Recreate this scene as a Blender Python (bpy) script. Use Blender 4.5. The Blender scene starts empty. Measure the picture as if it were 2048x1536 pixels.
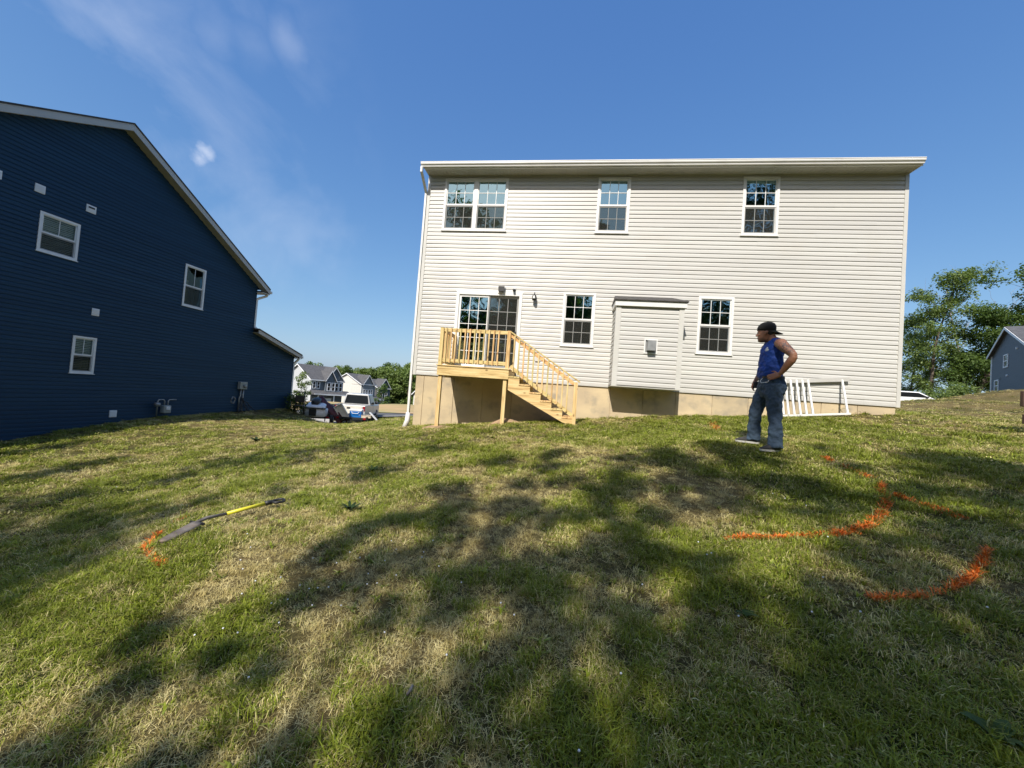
import bpy, bmesh, math, random
import numpy as np
from math import radians, sin, cos, pi
from mathutils import Vector, Matrix

random.seed(7)
rng = np.random.default_rng(7)
sc = bpy.context.scene

# ------------------------------------------------------------------ camera
F = 769.0                                   # focal length in photo pixels (2048 wide)
PITCH, ROLL, YAW = radians(1.8137), radians(4.218), radians(-7.687)
_cp, _sp, _cr, _sr = cos(PITCH), sin(PITCH), cos(ROLL), sin(ROLL)
_f = np.array([0, _cp, _sp]); _u0 = np.array([0, -_sp, _cp]); _r0 = np.array([1.0, 0, 0])
_r = _r0 * _cr + _u0 * _sr; _u = -_r0 * _sr + _u0 * _cr
_M = np.array([[cos(YAW), sin(YAW), 0], [-sin(YAW), cos(YAW), 0], [0, 0, 1]])
CR, CU, CF = _M @ _r, _M @ _u, _M @ _f      # camera right, up, forward
def ray(x, y):
    return CF + CR * ((x - 1024) / F) - CU * ((y - 768) / F)
def at_y(x, y, Y):
    d = ray(x, y); return Vector(d * (Y / d[1]))
def at_x(x, y, X):
    d = ray(x, y); return Vector(d * (X / d[0]))

cam = bpy.data.cameras.new('camera'); camo = bpy.data.objects.new('camera', cam)
sc.collection.objects.link(camo); sc.camera = camo
cam.sensor_width = 36.0; cam.lens = 36.0 * F / 2048.0
cam.clip_start = 0.05; cam.clip_end = 3000
camo.matrix_world = Matrix((
    (CR[0], CU[0], -CF[0], 0), (CR[1], CU[1], -CF[1], 0), (CR[2], CU[2], -CF[2], 0), (0, 0, 0, 1)))

# ------------------------------------------------------------------ sky, sun, exposure
SUN = Vector((-0.26, -1.0, 1.02)).normalized()      # towards the sun
sun_el = math.asin(SUN.z); sun_az = math.atan2(SUN.x, SUN.y)
world = bpy.data.worlds.new('World'); sc.world = world; world.use_nodes = True
nt = world.node_tree; nt.nodes.clear()
def N(t, kind, **kw):
    n = t.nodes.new(kind)
    for k, v in kw.items(): setattr(n, k, v)
    return n
sky = N(nt, 'ShaderNodeTexSky', sky_type='NISHITA', sun_disc=False)
sky.sun_elevation = sun_el; sky.sun_rotation = sun_az
sky.altitude = 50; sky.air_density = 1.0; sky.dust_density = 1.6; sky.ozone_density = 4.0
tc = N(nt, 'ShaderNodeTexCoord')
mp = N(nt, 'ShaderNodeMapping'); mp.inputs['Scale'].default_value = (2.4, 1.7, 2.6)
mp.inputs['Rotation'].default_value = (0.6, 0.2, 1.4)
nz = N(nt, 'ShaderNodeTexNoise'); nz.inputs['Scale'].default_value = 1.9
nz.inputs['Detail'].default_value = 9; nz.inputs['Roughness'].default_value = 0.55
nz.inputs['Distortion'].default_value = 0.5
ramp = N(nt, 'ShaderNodeValToRGB'); ramp.color_ramp.elements[0].position = 0.44; ramp.color_ramp.elements[1].position = 0.80
# thin cirrus gathers in the western (left) sky: weight by direction
dotn = N(nt, 'ShaderNodeVectorMath', operation='DOT_PRODUCT')
_w = ray(-250, 130); _w = _w / np.linalg.norm(_w); dotn.inputs[1].default_value = tuple(_w)
nrm = N(nt, 'ShaderNodeVectorMath', operation='NORMALIZE')
wr = N(nt, 'ShaderNodeMapRange'); wr.inputs['From Min'].default_value = 0.80; wr.inputs['From Max'].default_value = 1.0
wr.inputs['To Min'].default_value = 0.0; wr.inputs['To Max'].default_value = 0.4
mul = N(nt, 'ShaderNodeMath', operation='MULTIPLY')
L = nt.links.new
L(tc.outputs['Generated'], mp.inputs['Vector']); L(mp.outputs['Vector'], nz.inputs['Vector'])
L(nz.outputs['Fac'], ramp.inputs['Fac']); L(tc.outputs['Generated'], nrm.inputs[0]); L(nrm.outputs[0], dotn.inputs[0])
L(dotn.outputs['Value'], wr.inputs['Value']); L(ramp.outputs['Color'], mul.inputs[0]); L(wr.outputs['Result'], mul.inputs[1])
mixc = N(nt, 'ShaderNodeMixRGB'); mixc.inputs['Color2'].default_value = (5.6, 6.1, 7.2, 1)
# one small puff of cloud, and a faint one beside it
prev = mul.outputs[0]
for (px, py, rad, amt) in ((398, 317, 0.020, 0.62), (413, 306, 0.018, 0.62), (405, 312, 0.016, 0.5), (575, 84, 0.040, 0.20), (430, 70, 0.05, 0.12), (505, 90, 0.05, 0.10), (600, 480, 0.11, 0.16), (520, 470, 0.08, 0.10)):
    d = ray(px, py); d = d / np.linalg.norm(d)
    vd = N(nt, 'ShaderNodeVectorMath', operation='DISTANCE'); vd.inputs[1].default_value = tuple(d)
    nn = N(nt, 'ShaderNodeTexNoise'); nn.inputs['Scale'].default_value = 30 if rad < 0.03 else 11; nn.inputs['Detail'].default_value = 4
    ad = N(nt, 'ShaderNodeMath', operation='MULTIPLY_ADD'); ad.inputs[1].default_value = rad * 2.6
    mr = N(nt, 'ShaderNodeMapRange', interpolation_type='SMOOTHSTEP')
    mr.inputs['From Min'].default_value = rad * 2.5; mr.inputs['From Max'].default_value = rad * 1.0
    mr.inputs['To Max'].default_value = amt
    L(nrm.outputs[0], vd.inputs[0]); L(nrm.outputs[0], nn.inputs['Vector'])
    L(nn.outputs['Fac'], ad.inputs[0]); L(vd.outputs['Value'], ad.inputs[2]); L(ad.outputs[0], mr.inputs['Value'])
    mx = N(nt, 'ShaderNodeMath', operation='MAXIMUM'); L(prev, mx.inputs[0]); L(mr.outputs['Result'], mx.inputs[1]); prev = mx.outputs[0]
hs = N(nt, 'ShaderNodeMixRGB', blend_type='MULTIPLY'); hs.inputs['Fac'].default_value = 1.0
hs.inputs['Color2'].default_value = (1.0, 1.0, 1.0, 1)
# camera-like tone response of the sky: each channel its own power
sep = N(nt, 'ShaderNodeSeparateColor'); comb = N(nt, 'ShaderNodeCombineColor'); L(sky.outputs[0], sep.inputs[0])
for i_, (pw, kk) in enumerate(((1.02, 0.90), (0.78, 1.33), (0.46, 2.52))):
    p_ = N(nt, 'ShaderNodeMath', operation='POWER'); p_.inputs[1].default_value = pw; k_ = N(nt, 'ShaderNodeMath', operation='MULTIPLY'); k_.inputs[1].default_value = kk
    L(sep.outputs[i_], p_.inputs[0]); L(p_.outputs[0], k_.inputs[0]); L(k_.outputs[0], comb.inputs[i_])
L(comb.outputs[0], hs.inputs['Color1']); L(hs.outputs[0], mixc.inputs['Color1']); L(prev, mixc.inputs['Fac'])
bg = N(nt, 'ShaderNodeBackground'); bg.inputs['Strength'].default_value = 0.12
wo = N(nt, 'ShaderNodeOutputWorld'); L(mixc.outputs[0], bg.inputs['Color']); L(bg.outputs[0], wo.inputs['Surface'])

sl = bpy.data.lights.new('sun', 'SUN'); sl.energy = 4.9; sl.angle = radians(0.53); sl.color = (1.0, 0.945, 0.865)
so = bpy.data.objects.new('sun', sl); sc.collection.objects.link(so)
so.rotation_euler = SUN.to_track_quat('Z', 'Y').to_euler(); so.location = (-10, -30, 40)
vs = sc.view_settings; vs.view_transform = 'Standard'; vs.look = 'None'; vs.gamma = 1; vs.exposure = 0.3
vs.use_curve_mapping = False
sc.cycles.max_bounces = 8; sc.cycles.transparent_max_bounces = 24

# ------------------------------------------------------------------ materials
def newmat(name):
    m = bpy.data.materials.new(name); m.use_nodes = True
    t = m.node_tree; b = t.nodes['Principled BSDF']; return m, t, b
def mat(name, col, rough=0.6, col2=None, scale=6.0, stretch=(1, 1, 1), detail=5, contrast=(0.35, 0.65), bump=0.0, bscale=None,
        metal=0.0, rand=0.0, spec=0.5, coord='Object', dirt=None, trans=0.0):
    m, t, b = newmat(name)
    b.inputs['Roughness'].default_value = rough; b.inputs['Metallic'].default_value = metal
    b.inputs['Specular IOR Level'].default_value = spec
    tcn = N(t, 'ShaderNodeTexCoord'); mpn = N(t, 'ShaderNodeMapping'); mpn.inputs['Scale'].default_value = stretch
    t.links.new(tcn.outputs[coord], mpn.inputs['Vector'])
    n = N(t, 'ShaderNodeTexNoise'); n.inputs['Scale'].default_value = scale; n.inputs['Detail'].default_value = detail
    t.links.new(mpn.outputs['Vector'], n.inputs['Vector'])
    r = N(t, 'ShaderNodeMapRange'); r.inputs['From Min'].default_value = contrast[0]; r.inputs['From Max'].default_value = contrast[1]
    t.links.new(n.outputs['Fac'], r.inputs['Value'])
    mixn = N(t, 'ShaderNodeMixRGB'); mixn.inputs['Color1'].default_value = (*col, 1)
    c2 = col2 if col2 else tuple(c * 0.86 for c in col); mixn.inputs['Color2'].default_value = (*c2, 1)
    t.links.new(r.outputs['Result'], mixn.inputs['Fac']); out = mixn.outputs[0]
    if dirt:
        dn = N(t, 'ShaderNodeTexNoise'); dn.inputs['Scale'].default_value = dirt[1]; dn.inputs['Detail'].default_value = 6
        t.links.new(tcn.outputs[coord], dn.inputs['Vector'])
        dr = N(t, 'ShaderNodeMapRange'); dr.inputs['From Min'].default_value = 0.55; dr.inputs['From Max'].default_value = 0.75
        dr.inputs['To Max'].default_value = dirt[2]; t.links.new(dn.outputs['Fac'], dr.inputs['Value'])
        dm = N(t, 'ShaderNodeMixRGB'); dm.inputs['Color2'].default_value = (*dirt[0], 1)
        t.links.new(dr.outputs['Result'], dm.inputs['Fac']); t.links.new(out, dm.inputs['Color1']); out = dm.outputs[0]
    if rand:
        oi = N(t, 'ShaderNodeObjectInfo'); rr = N(t, 'ShaderNodeMapRange')
        rr.inputs['To Min'].default_value = 1 - rand; rr.inputs['To Max'].default_value = 1 + rand
        t.links.new(oi.outputs['Random'], rr.inputs['Value'])
        mu = N(t, 'ShaderNodeMixRGB', blend_type='MULTIPLY'); mu.inputs['Fac'].default_value = 1
        t.links.new(out, mu.inputs['Color1']); t.links.new(rr.outputs['Result'], mu.inputs['Color2']); out = mu.outputs[0]
    t.links.new(out, b.inputs['Base Color'])
    if bump:
        bn = N(t, 'ShaderNodeTexNoise'); bn.inputs['Scale'].default_value = bscale or scale * 3; bn.inputs['Detail'].default_value = 6
        t.links.new(mpn.outputs['Vector'], bn.inputs['Vector'])
        bp = N(t, 'ShaderNodeBump'); bp.inputs['Strength'].default_value = bump; bp.inputs['Distance'].default_value = 0.01
        t.links.new(bn.outputs['Fac'], bp.inputs['Height']); t.links.new(bp.outputs['Normal'], b.inputs['Normal'])
    return m
M = {}
M['siding'] = mat('beige_vinyl', (0.535, 0.527, 0.49), 0.42, (0.485, 0.475, 0.445), 0.9, (0.25, 1, 3), rand=0.02, bump=0.12, bscale=40, dirt=((0.45, 0.40, 0.32), 1.3, 0.16))
M['siding_post'] = mat('beige_trim', (0.55, 0.54, 0.50), 0.45, (0.51, 0.50, 0.46), 2)
M['white'] = mat('white_vinyl', (0.74, 0.735, 0.71), 0.4, (0.69, 0.685, 0.66), 3, dirt=((0.5, 0.47, 0.4), 5, 0.15))
M['white_cool'] = mat('white_vinyl_shaded_house', (0.80, 0.81, 0.82), 0.4, (0.74, 0.75, 0.76), 3)
M['soffit'] = mat('soffit_vinyl', (0.46, 0.45, 0.40), 0.5, (0.41, 0.40, 0.355), 2)
M['gutter'] = mat('gutter_aluminium', (0.76, 0.75, 0.72), 0.35, (0.70, 0.69, 0.66), 1.2, (0.4, 1, 1), dirt=((0.4, 0.37, 0.32), 2.5, 0.25))
M['blue'] = mat('navy_vinyl', (0.0145, 0.051, 0.100), 0.55, (0.012, 0.043, 0.086), 1.0, (1, 0.25, 3), rand=0.06, spec=0.25, bump=0.12, bscale=40)
M['fascia'] = mat('shaded_white_trim', (0.50, 0.49, 0.46), 0.45, (0.45, 0.44, 0.41), 1.5)  # white trim greyed: the shade on it is mixed into the colour
M['shingle'] = mat('asphalt_shingle', (0.085, 0.078, 0.072), 0.9, (0.045, 0.042, 0.04), 14, bump=0.5, bscale=80)
M['shingle_grey'] = mat('grey_shingle', (0.10, 0.10, 0.105), 0.9, (0.07, 0.07, 0.074), 2.0, bump=0.3)
M['concrete'] = mat('poured_concrete', (0.56, 0.45, 0.28), 0.85, (0.44, 0.355, 0.235), 1.6, (1, 1, 1.4), bump=0.35, bscale=30, rand=0.07, dirt=((0.24, 0.22, 0.18), 3.0, 0.75))
M['interior'] = mat('unlit_room', (0.035, 0.033, 0.03), 0.9)  # near black colour stands in for the darkness of unlit rooms
M['curtain'] = mat('curtain_cloth', (0.55, 0.53, 0.42), 0.9, (0.40, 0.385, 0.31), 9, (6, 1, 0.3))
M['blind'] = mat('blind_slat', (0.62, 0.66, 0.68), 0.6)
M['black'] = mat('black_metal', (0.02, 0.02, 0.02), 0.45, (0.03, 0.03, 0.03), 5)
M['rubber'] = mat('tyre_rubber', (0.025, 0.025, 0.025), 0.85)
M['grey_metal'] = mat('galvanised_metal', (0.36, 0.37, 0.37), 0.45, (0.27, 0.28, 0.28), 8, metal=0.5)
M['grey_box'] = mat('grey_enamel', (0.34, 0.36, 0.34), 0.5)
M['chrome'] = mat('wheel_alloy', (0.6, 0.6, 0.6), 0.3, metal=0.8)
M['dirt'] = mat('loose_dirt', (0.40, 0.27, 0.155), 0.95, (0.26, 0.175, 0.10), 12, bump=0.8, bscale=30)
M['asphalt'] = mat('asphalt', (0.12, 0.118, 0.115), 0.9, (0.095, 0.093, 0.09), 3)
M['kerb'] = mat('kerb_concrete', (0.45, 0.42, 0.37), 0.9)

def wood_mat(name, axis):
    st = {'x': (0.7, 9, 9), 'y': (9, 0.7, 9), 'z': (9, 9, 0.7)}[axis]
    m, t, b = newmat(name); b.inputs['Roughness'].default_value = 0.7; b.inputs['Specular IOR Level'].default_value = 0.3
    tcn = N(t, 'ShaderNodeTexCoord'); oi = N(t, 'ShaderNodeObjectInfo')
    ad = N(t, 'ShaderNodeVectorMath', operation='MULTIPLY_ADD')
    cv = N(t, 'ShaderNodeCombineXYZ')
    for i in range(3): t.links.new(oi.outputs['Random'], cv.inputs[i])
    ad.inputs[1].default_value = (17, 31, 13); t.links.new(cv.outputs[0], ad.inputs[0]); t.links.new(tcn.outputs['Object'], ad.inputs[2])
    mpn = N(t, 'ShaderNodeMapping'); mpn.inputs['Scale'].default_value = st; t.links.new(ad.outputs[0], mpn.inputs['Vector'])
    n = N(t, 'ShaderNodeTexNoise'); n.inputs['Scale'].default_value = 2.6; n.inputs['Detail'].default_value = 8; n.inputs['Distortion'].default_value = 0.6
    t.links.new(mpn.outputs['Vector'], n.inputs['Vector'])
    cr = N(t, 'ShaderNodeValToRGB'); e = cr.color_ramp.elements
    e[0].position = 0.30; e[0].color = (0.40, 0.26, 0.11, 1); e[1].position = 0.68; e[1].color = (0.74, 0.59, 0.33, 1)
    x = cr.color_ramp.elements.new(0.5); x.color = (0.64, 0.48, 0.235, 1)
    t.links.new(n.outputs['Fac'], cr.inputs['Fac'])
    # knots
    vo = N(t, 'ShaderNodeTexVoronoi'); vo.inputs['Scale'].default_value = 3.2
    mp2 = N(t, 'ShaderNodeMapping'); mp2.inputs['Scale'].default_value = tuple(1.0 if s < 1 else 1.6 for s in st)
    t.links.new(ad.outputs[0], mp2.inputs['Vector']); t.links.new(mp2.outputs['Vector'], vo.inputs['Vector'])
    kr = N(t, 'ShaderNodeMapRange'); kr.inputs['From Min'].default_value = 0.16; kr.inputs['From Max'].default_value = 0.03
    t.links.new(vo.outputs['Distance'], kr.inputs['Value'])
    km = N(t, 'ShaderNodeMixRGB'); km.inputs['Color2'].default_value = (0.14, 0.075, 0.03, 1)
    t.links.new(kr.outputs['Result'], km.inputs['Fac']); t.links.new(cr.outputs['Color'], km.inputs['Color1'])
    # each board its own tint: from greenish to pinkish pine
    tr = N(t, 'ShaderNodeValToRGB'); te = tr.color_ramp.elements
    te[0].color = (0.86, 0.93, 0.78, 1); te[1].color = (1.08, 0.84, 0.74, 1); y = te.new(0.5); y.color = (1.0, 0.96, 0.88, 1)
    t.links.new(oi.outputs['Random'], tr.inputs['Fac'])
    mu = N(t, 'ShaderNodeMixRGB', blend_type='MULTIPLY'); mu.inputs['Fac'].default_value = 1
    t.links.new(km.outputs[0], mu.inputs['Color1']); t.links.new(tr.outputs['Color'], mu.inputs['Color2'])
    t.links.new(mu.outputs[0], b.inputs['Base Color'])
    bp = N(t, 'ShaderNodeBump'); bp.inputs['Strength'].default_value = 0.3; bp.inputs['Distance'].default_value = 0.004
    t.links.new(n.outputs['Fac'], bp.inputs['Height']); t.links.new(bp.outputs['Normal'], b.inputs['Normal'])
    return m
for a in 'xyz': M['wood_' + a] = wood_mat('treated_pine_' + a, a)

def glass_mat(name, refl, tint):
    m, t, b = newmat(name); t.nodes.remove(b)
    gl = N(t, 'ShaderNodeBsdfGlossy'); gl.inputs['Roughness'].default_value = 0.015; gl.inputs['Color'].default_value = (0.52, 0.86, 1, 1)
    tr = N(t, 'ShaderNodeBsdfTransparent'); tr.inputs['Color'].default_value = (*tint, 1)
    tcn = N(t, 'ShaderNodeTexCoord'); n = N(t, 'ShaderNodeTexNoise'); n.inputs['Scale'].default_value = 2.2; n.inputs['Detail'].default_value = 1
    bp = N(t, 'ShaderNodeBump'); bp.inputs['Strength'].default_value = 0.25; bp.inputs['Distance'].default_value = 0.02
    t.links.new(tcn.outputs['Object'], n.inputs['Vector']); t.links.new(n.outputs['Fac'], bp.inputs['Height'])
    t.links.new(bp.outputs['Normal'], gl.inputs['Normal'])
    fr = N(t, 'ShaderNodeFresnel'); fr.inputs['IOR'].default_value = 1.5
    ad = N(t, 'ShaderNodeMath', operation='ADD', use_clamp=True); ad.inputs[1].default_value = refl
    mx = N(t, 'ShaderNodeMixShader'); t.links.new(fr.outputs[0], ad.inputs[0]); t.links.new(ad.outputs[0], mx.inputs['Fac'])
    t.links.new(tr.outputs[0], mx.inputs[1]); t.links.new(gl.outputs[0], mx.inputs[2])
    t.links.new(mx.outputs[0], t.nodes['Material Output'].inputs['Surface']); return m
M['glass'] = glass_mat('window_glass', 0.42, (0.62, 0.66, 0.62)); M['glass_clear'] = glass_mat('clear_window_glass', 0.06, (0.75, 0.8, 0.8))
M['carglass'] = mat('vehicle_glass', (0.012, 0.014, 0.016), 0.12, spec=0.35)
m, t, b = newmat('insect_screen'); t.nodes.remove(b)
df = N(t, 'ShaderNodeBsdfDiffuse'); df.inputs['Color'].default_value = (0.05, 0.05, 0.045, 1); tr = N(t, 'ShaderNodeBsdfTransparent')
mx = N(t, 'ShaderNodeMixShader'); mx.inputs['Fac'].default_value = 0.42; t.links.new(tr.outputs[0], mx.inputs[1]); t.links.new(df.outputs[0], mx.inputs[2])
t.links.new(mx.outputs[0], t.nodes['Material Output'].inputs['Surface']); M['screen'] = m

# ------------------------------------------------------------------ mesh helpers
def link(o, parent=None):
    sc.collection.objects.link(o)
    if parent is not None: o.parent = parent
    return o
def tag(o, label=None, cat=None, group=None, kind=None):
    if label: o['label'] = label
    if cat: o['category'] = cat
    if group: o['group'] = group
    if kind: o['kind'] = kind
    return o
def empty(name, loc, rz=0.0):
    o = bpy.data.objects.new(name, None); o.location = loc; o.rotation_euler = (0, 0, rz); o.empty_display_size = 0.2
    return link(o)
class MB:
    def __init__(s): s.v = []; s.f = []
    def box(s, x0, x1, y0, y1, z0, z1, T=None):
        b = len(s.v)
        for z in (z0, z1):
            for (x, y) in ((x0, y0), (x1, y0), (x1, y1), (x0, y1)):
                p = Vector((x, y, z)); s.v.append(T(p) if T else p)
        for q in ((0, 3, 2, 1), (4, 5, 6, 7), (0, 1, 5, 4), (1, 2, 6, 5), (2, 3, 7, 6), (3, 0, 4, 7)): s.f.append([b + i for i in q])
        return s
    def poly(s, pts):
        b = len(s.v); s.v += [Vector(p) for p in pts]; s.f.append(list(range(b, b + len(pts)))); return s
    def prism(s, pts, d):
        n = len(pts); b = len(s.v); d = Vector(d)
        s.v += [Vector(p) for p in pts] + [Vector(p) + d for p in pts]
        s.f.append([b + i for i in range(n)][::-1]); s.f.append([b + n + i for i in range(n)])
        for i in range(n): s.f.append([b + i, b + (i + 1) % n, b + n + (i + 1) % n, b + n + i])
        return s
    def beam(s, p, q, w, h, up=(0, 0, 1)):
        p, q = Vector(p), Vector(q); d = (q - p).normalized(); side = d.cross(Vector(up)).normalized(); u = side.cross(d)
        a = [p + side * (i * w / 2) + u * (j * h / 2) for i, j in ((-1, -1), (1, -1), (1, 1), (-1, 1))]
        return s.prism(a, q - p)
    def tube(s, pts, rs, n=8, cap=True):
        pts = [Vector(p) for p in pts]
        if not hasattr(rs, '__len__'): rs = [rs] * len(pts)
        ref = None; b = len(s.v)
        for i, p in enumerate(pts):
            d = (pts[min(i + 1, len(pts) - 1)] - pts[max(i - 1, 0)]).normalized()
            if ref is None: ref = d.orthogonal().normalized()
            ref = (ref - d * ref.dot(d)).normalized(); o = d.cross(ref)
            for k in range(n):
                a = 2 * pi * k / n; s.v.append(p + (ref * cos(a) + o * sin(a)) * rs[i])
        for i in range(len(pts) - 1):
            for k in range(n):
                k2 = (k + 1) % n; s.f.append([b + i * n + k, b + i * n + k2, b + (i + 1) * n + k2, b + (i + 1) * n + k])
        if cap:
            s.f.append([b + k for k in range(n)][::-1]); s.f.append([b + (len(pts) - 1) * n + k for k in range(n)])
        return s
    def loft(s, rings):
        """rings: (centre, axis_a, axis_b, exponent) superellipses joined into a skin"""
        n = 20; b = len(s.v)
        for (c, a, bb, ex) in rings:
            c, a, bb = Vector(c), Vector(a), Vector(bb)
            for k in range(n):
                t = 2 * pi * k / n; ct, st = cos(t), sin(t)
                s.v.append(c + a * (abs(ct) ** (2 / ex) * (1 if ct > 0 else -1)) + bb * (abs(st) ** (2 / ex) * (1 if st > 0 else -1)))
        m_ = len(rings)
        for i in range(m_ - 1):
            for k in range(n):
                k2 = (k + 1) % n; s.f.append([b + i * n + k, b + i * n + k2, b + (i + 1) * n + k2, b + (i + 1) * n + k])
        s.f.append([b + k for k in range(n)][::-1]); s.f.append([b + (m_ - 1) * n + k for k in range(n)])
        return s
    def ball(s, c, r, n=10, m_=7):
        c = Vector(c); r = Vector(r) if hasattr(r, '__len__') else Vector((r, r, r)); b = len(s.v)
        s.v.append(c - Vector((0, 0, r.z)))
        for i in range(1, m_):
            a = -pi / 2 + pi * i / m_
            for k in range(n): t = 2 * pi * k / n; s.v.append(c + Vector((r.x * cos(a) * cos(t), r.y * cos(a) * sin(t), r.z * sin(a))))
        s.v.append(c + Vector((0, 0, r.z))); top = len(s.v) - 1
        for k in range(n):
            k2 = (k + 1) % n; s.f.append([b, b + 1 + k2, b + 1 + k]); s.f.append([top, top - n + k, top - n + k2])
            for i in range(m_ - 2): s.f.append([b + 1 + i * n + k, b + 1 + i * n + k2, b + 1 + (i + 1) * n + k2, b + 1 + (i + 1) * n + k])
        return s
    def build(s, name, m, parent=None, smooth=False, recalc=True, bevel=0.0, origin=None):
        off = Vector(origin) if origin is not None else Vector((0, 0, 0))
        me = bpy.data.meshes.new(name); me.from_pydata([tuple(v - off) for v in s.v], [], s.f)
        if recalc:
            bm = bmesh.new(); bm.from_mesh(me); bmesh.ops.recalc_face_normals(bm, faces=bm.faces); bm.to_mesh(me); bm.free()
        if smooth: me.polygons.foreach_set('use_smooth', [True] * len(me.polygons))
        me.materials.append(m); o = bpy.data.objects.new(name, me); o.location = off
        if bevel:
            bv = o.modifiers.new('bevel', 'BEVEL'); bv.width = bevel; bv.segments = 2; bv.limit_method = 'ANGLE'
        return link(o, parent)
def copy_obj(o, parent=None):
    c = o.copy(); sc.collection.objects.link(c); c.parent = parent; return c
def copy_tree(o, parent=None):
    c = copy_obj(o, parent)
    for ch in list(o.children): copy_tree(ch, c)
    return c

# ------------------------------------------------------------------ terrain
CP = np.array([
 (0, 0, -1.66), (-0.1, 1.55, -1.45), (-1.2, 1.53, -1.63), (-2.4, 1.5, -1.83), (-4.3, 2.55, -1.86), (-7.6, 4.4, -1.93), (-14.2, 8.1, -2.12),
 (-3.3, 2.9, -1.5), (-2.95, 3.95, -1.42), (-6, 7, -1.60), (-0.34, 3.2, -1.25), (-0.85, 6.6, -0.94), (1.34, 3.3, -1.02), (2.56, 3.6, -0.88),
 (3.4, 4.6, -0.67), (3.4, 5.4, -0.525), (2.73, 5.78, -0.445), (0.8, 1.6, -1.30), (1.8, 1.75, -1.24), (3.3, 3.2, -0.83), (5.1, 5.0, -0.47),
 (7.7, 7.6, -0.12), (11.2, 11.0, 0.2), (0.6, 4.8, -0.93), (5, 7.8, -0.24), (1, 8, -0.62),
 (-4.3, 10.5, -1.07), (-3.3, 10.5, -0.97), (-1.4, 10.5, -0.74), (0.36, 10.5, -0.51), (3, 10.5, -0.19), (4.73, 10.5, -0.06), (8, 10.5, 0.22),
 (-3, 9.2, -0.93), (-1.4, 9.3, -0.69), (-1.4, 8, -0.86), (-4.5, 8, -1.2),
 (-4.4, 14, -1.1), (-4.4, 20, -1.2), (8.2, 15, 0.45), (8.2, 21, 0.6), (2, 15, -0.3), (2, 21, -0.5),
 (-14.2, 11.7, -1.68), (-14.2, 18.9, -1.63), (-9.5, 10.7, -1.6), (-12.5, 10.4, -1.7), (-7.7, 13.4, -1.5), (-8.1, 16.5, -1.55), (-10.4, 24, -1.9), (-12.5, 24, -2.5),
 (-15.7, 22, -2.5), (-9.2, 16, -1.82), (-10.6, 18.3, -2.08), (-12.6, 21.5, -2.42), (-13.2, 19.8, -2.32), (-11.5, 27.2, -2.12), (-6, 27.2, -1.9), (-6, 22, -1.6), (-18, 27, -2.4), (-11, 33, -2.2), (-20, 33, -2.6), (-4, 33, -1.9), (-30, 33, -3.1), (-28, 25, -2.9),
 (16.9, 22, 0.93), (19.7, 24, 1.36), (22.7, 26, 1.75), (28.6, 30, 2.66), (30.5, 30, 3.0), (14, 16, 0.45), (20, 20, 0.9), (26, 25.5, 1.75),
 (24, 34, 1.0), (30, 38, 1.6), (45, 45, 3.6), (50, 40, 4.5), (60, 60, 3.5), (38, 30, 3.5), (16, 32, 0.2), (20, 45, 0.2), (45, 70, 0),
 (-15, 42, -2.5), (-25, 45, -2.9), (-30, 60, -4.2), (-50, 60, -4.6), (-40, 95, -5.8), (-70, 95, -6.4), (-60, 140, -9), (-110, 140, -10), (-5, 60, -3), (0, 100, -5), (0, 160, -8),
 (0, -6, -2.3), (-10, -6, -3.0), (10, -6, -1.3), (0, -20, -3.5), (-20, -20, -4), (20, -20, -2.5), (-25, 5, -2.6), (-25, 15, -2.4),
 (14, 6, 0.15), (20, 6, 0.7), (30, 10, 1.8), (14, 0, -0.4), (-250, 0, -8), (250, 0, 6), (0, -250, -5), (-200, 250, -14), (200, 250, -2), (0, 300, -12), (-300, -300, -8), (300, -300, 0),
], float)
def _phi(r2): return np.sqrt(r2 + 1.2 ** 2)
_d2 = ((CP[:, None, :2] - CP[None, :, :2]) ** 2).sum(-1); _n = len(CP)
_A = np.zeros((_n + 3, _n + 3)); _A[:_n, :_n] = _phi(_d2) - np.eye(_n) * 0.03
_A[:_n, _n] = 1; _A[:_n, _n + 1:] = CP[:, :2]; _A[_n, :_n] = 1; _A[_n + 1:, :_n] = CP[:, :2].T
_W = np.linalg.solve(_A, np.concatenate([CP[:, 2], np.zeros(3)]))
def gz_np(x, y):
    x = np.asarray(x, float).ravel(); y = np.asarray(y, float).ravel(); out = np.zeros(len(x))
    for i in range(0, len(x), 20000):
        xx, yy = x[i:i + 20000], y[i:i + 20000]
        d2 = (xx[:, None] - CP[None, :, 0]) ** 2 + (yy[:, None] - CP[None, :, 1]) ** 2
        out[i:i + 20000] = _phi(d2) @ _W[:_n] + _W[_n] + _W[_n + 1] * xx + _W[_n + 2] * yy
    near = np.exp(-((x / 25) ** 2 + (y / 25) ** 2))
    out += near * 0.018 * (np.sin(x * 2.1 + np.sin(y * 1.7) * 1.3) * np.sin(y * 2.6 + 0.7 * x) + 0.5 * np.sin(x * 5.3 + 1) * np.sin(y * 4.7 + 2))
    return out
def gz(x, y): return float(gz_np([x], [y])[0])
def ground_at(px, py):
    d = ray(px, py); lo = None
    ts = np.linspace(0.8, 60, 1500); z = d[2] * ts; g = gz_np(d[0] * ts, d[1] * ts)
    i = int(np.argmax(z < g)); return Vector((d[0] * ts[i], d[1] * ts[i], g[i]))
u = np.linspace(-1, 1, 331); ax = np.sinh(u * 4.6) / np.sinh(4.6) * 620
X, Y = np.meshgrid(ax, ax + 6); Z = gz_np(X, Y)
nu = len(u); verts = np.stack([X.ravel(), Y.ravel(), Z], 1)
ii, jj = np.meshgrid(np.arange(nu - 1), np.arange(nu - 1)); q = (jj * nu + ii).ravel()
faces = np.stack([q, q + 1, q + nu + 1, q + nu], 1)
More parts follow.
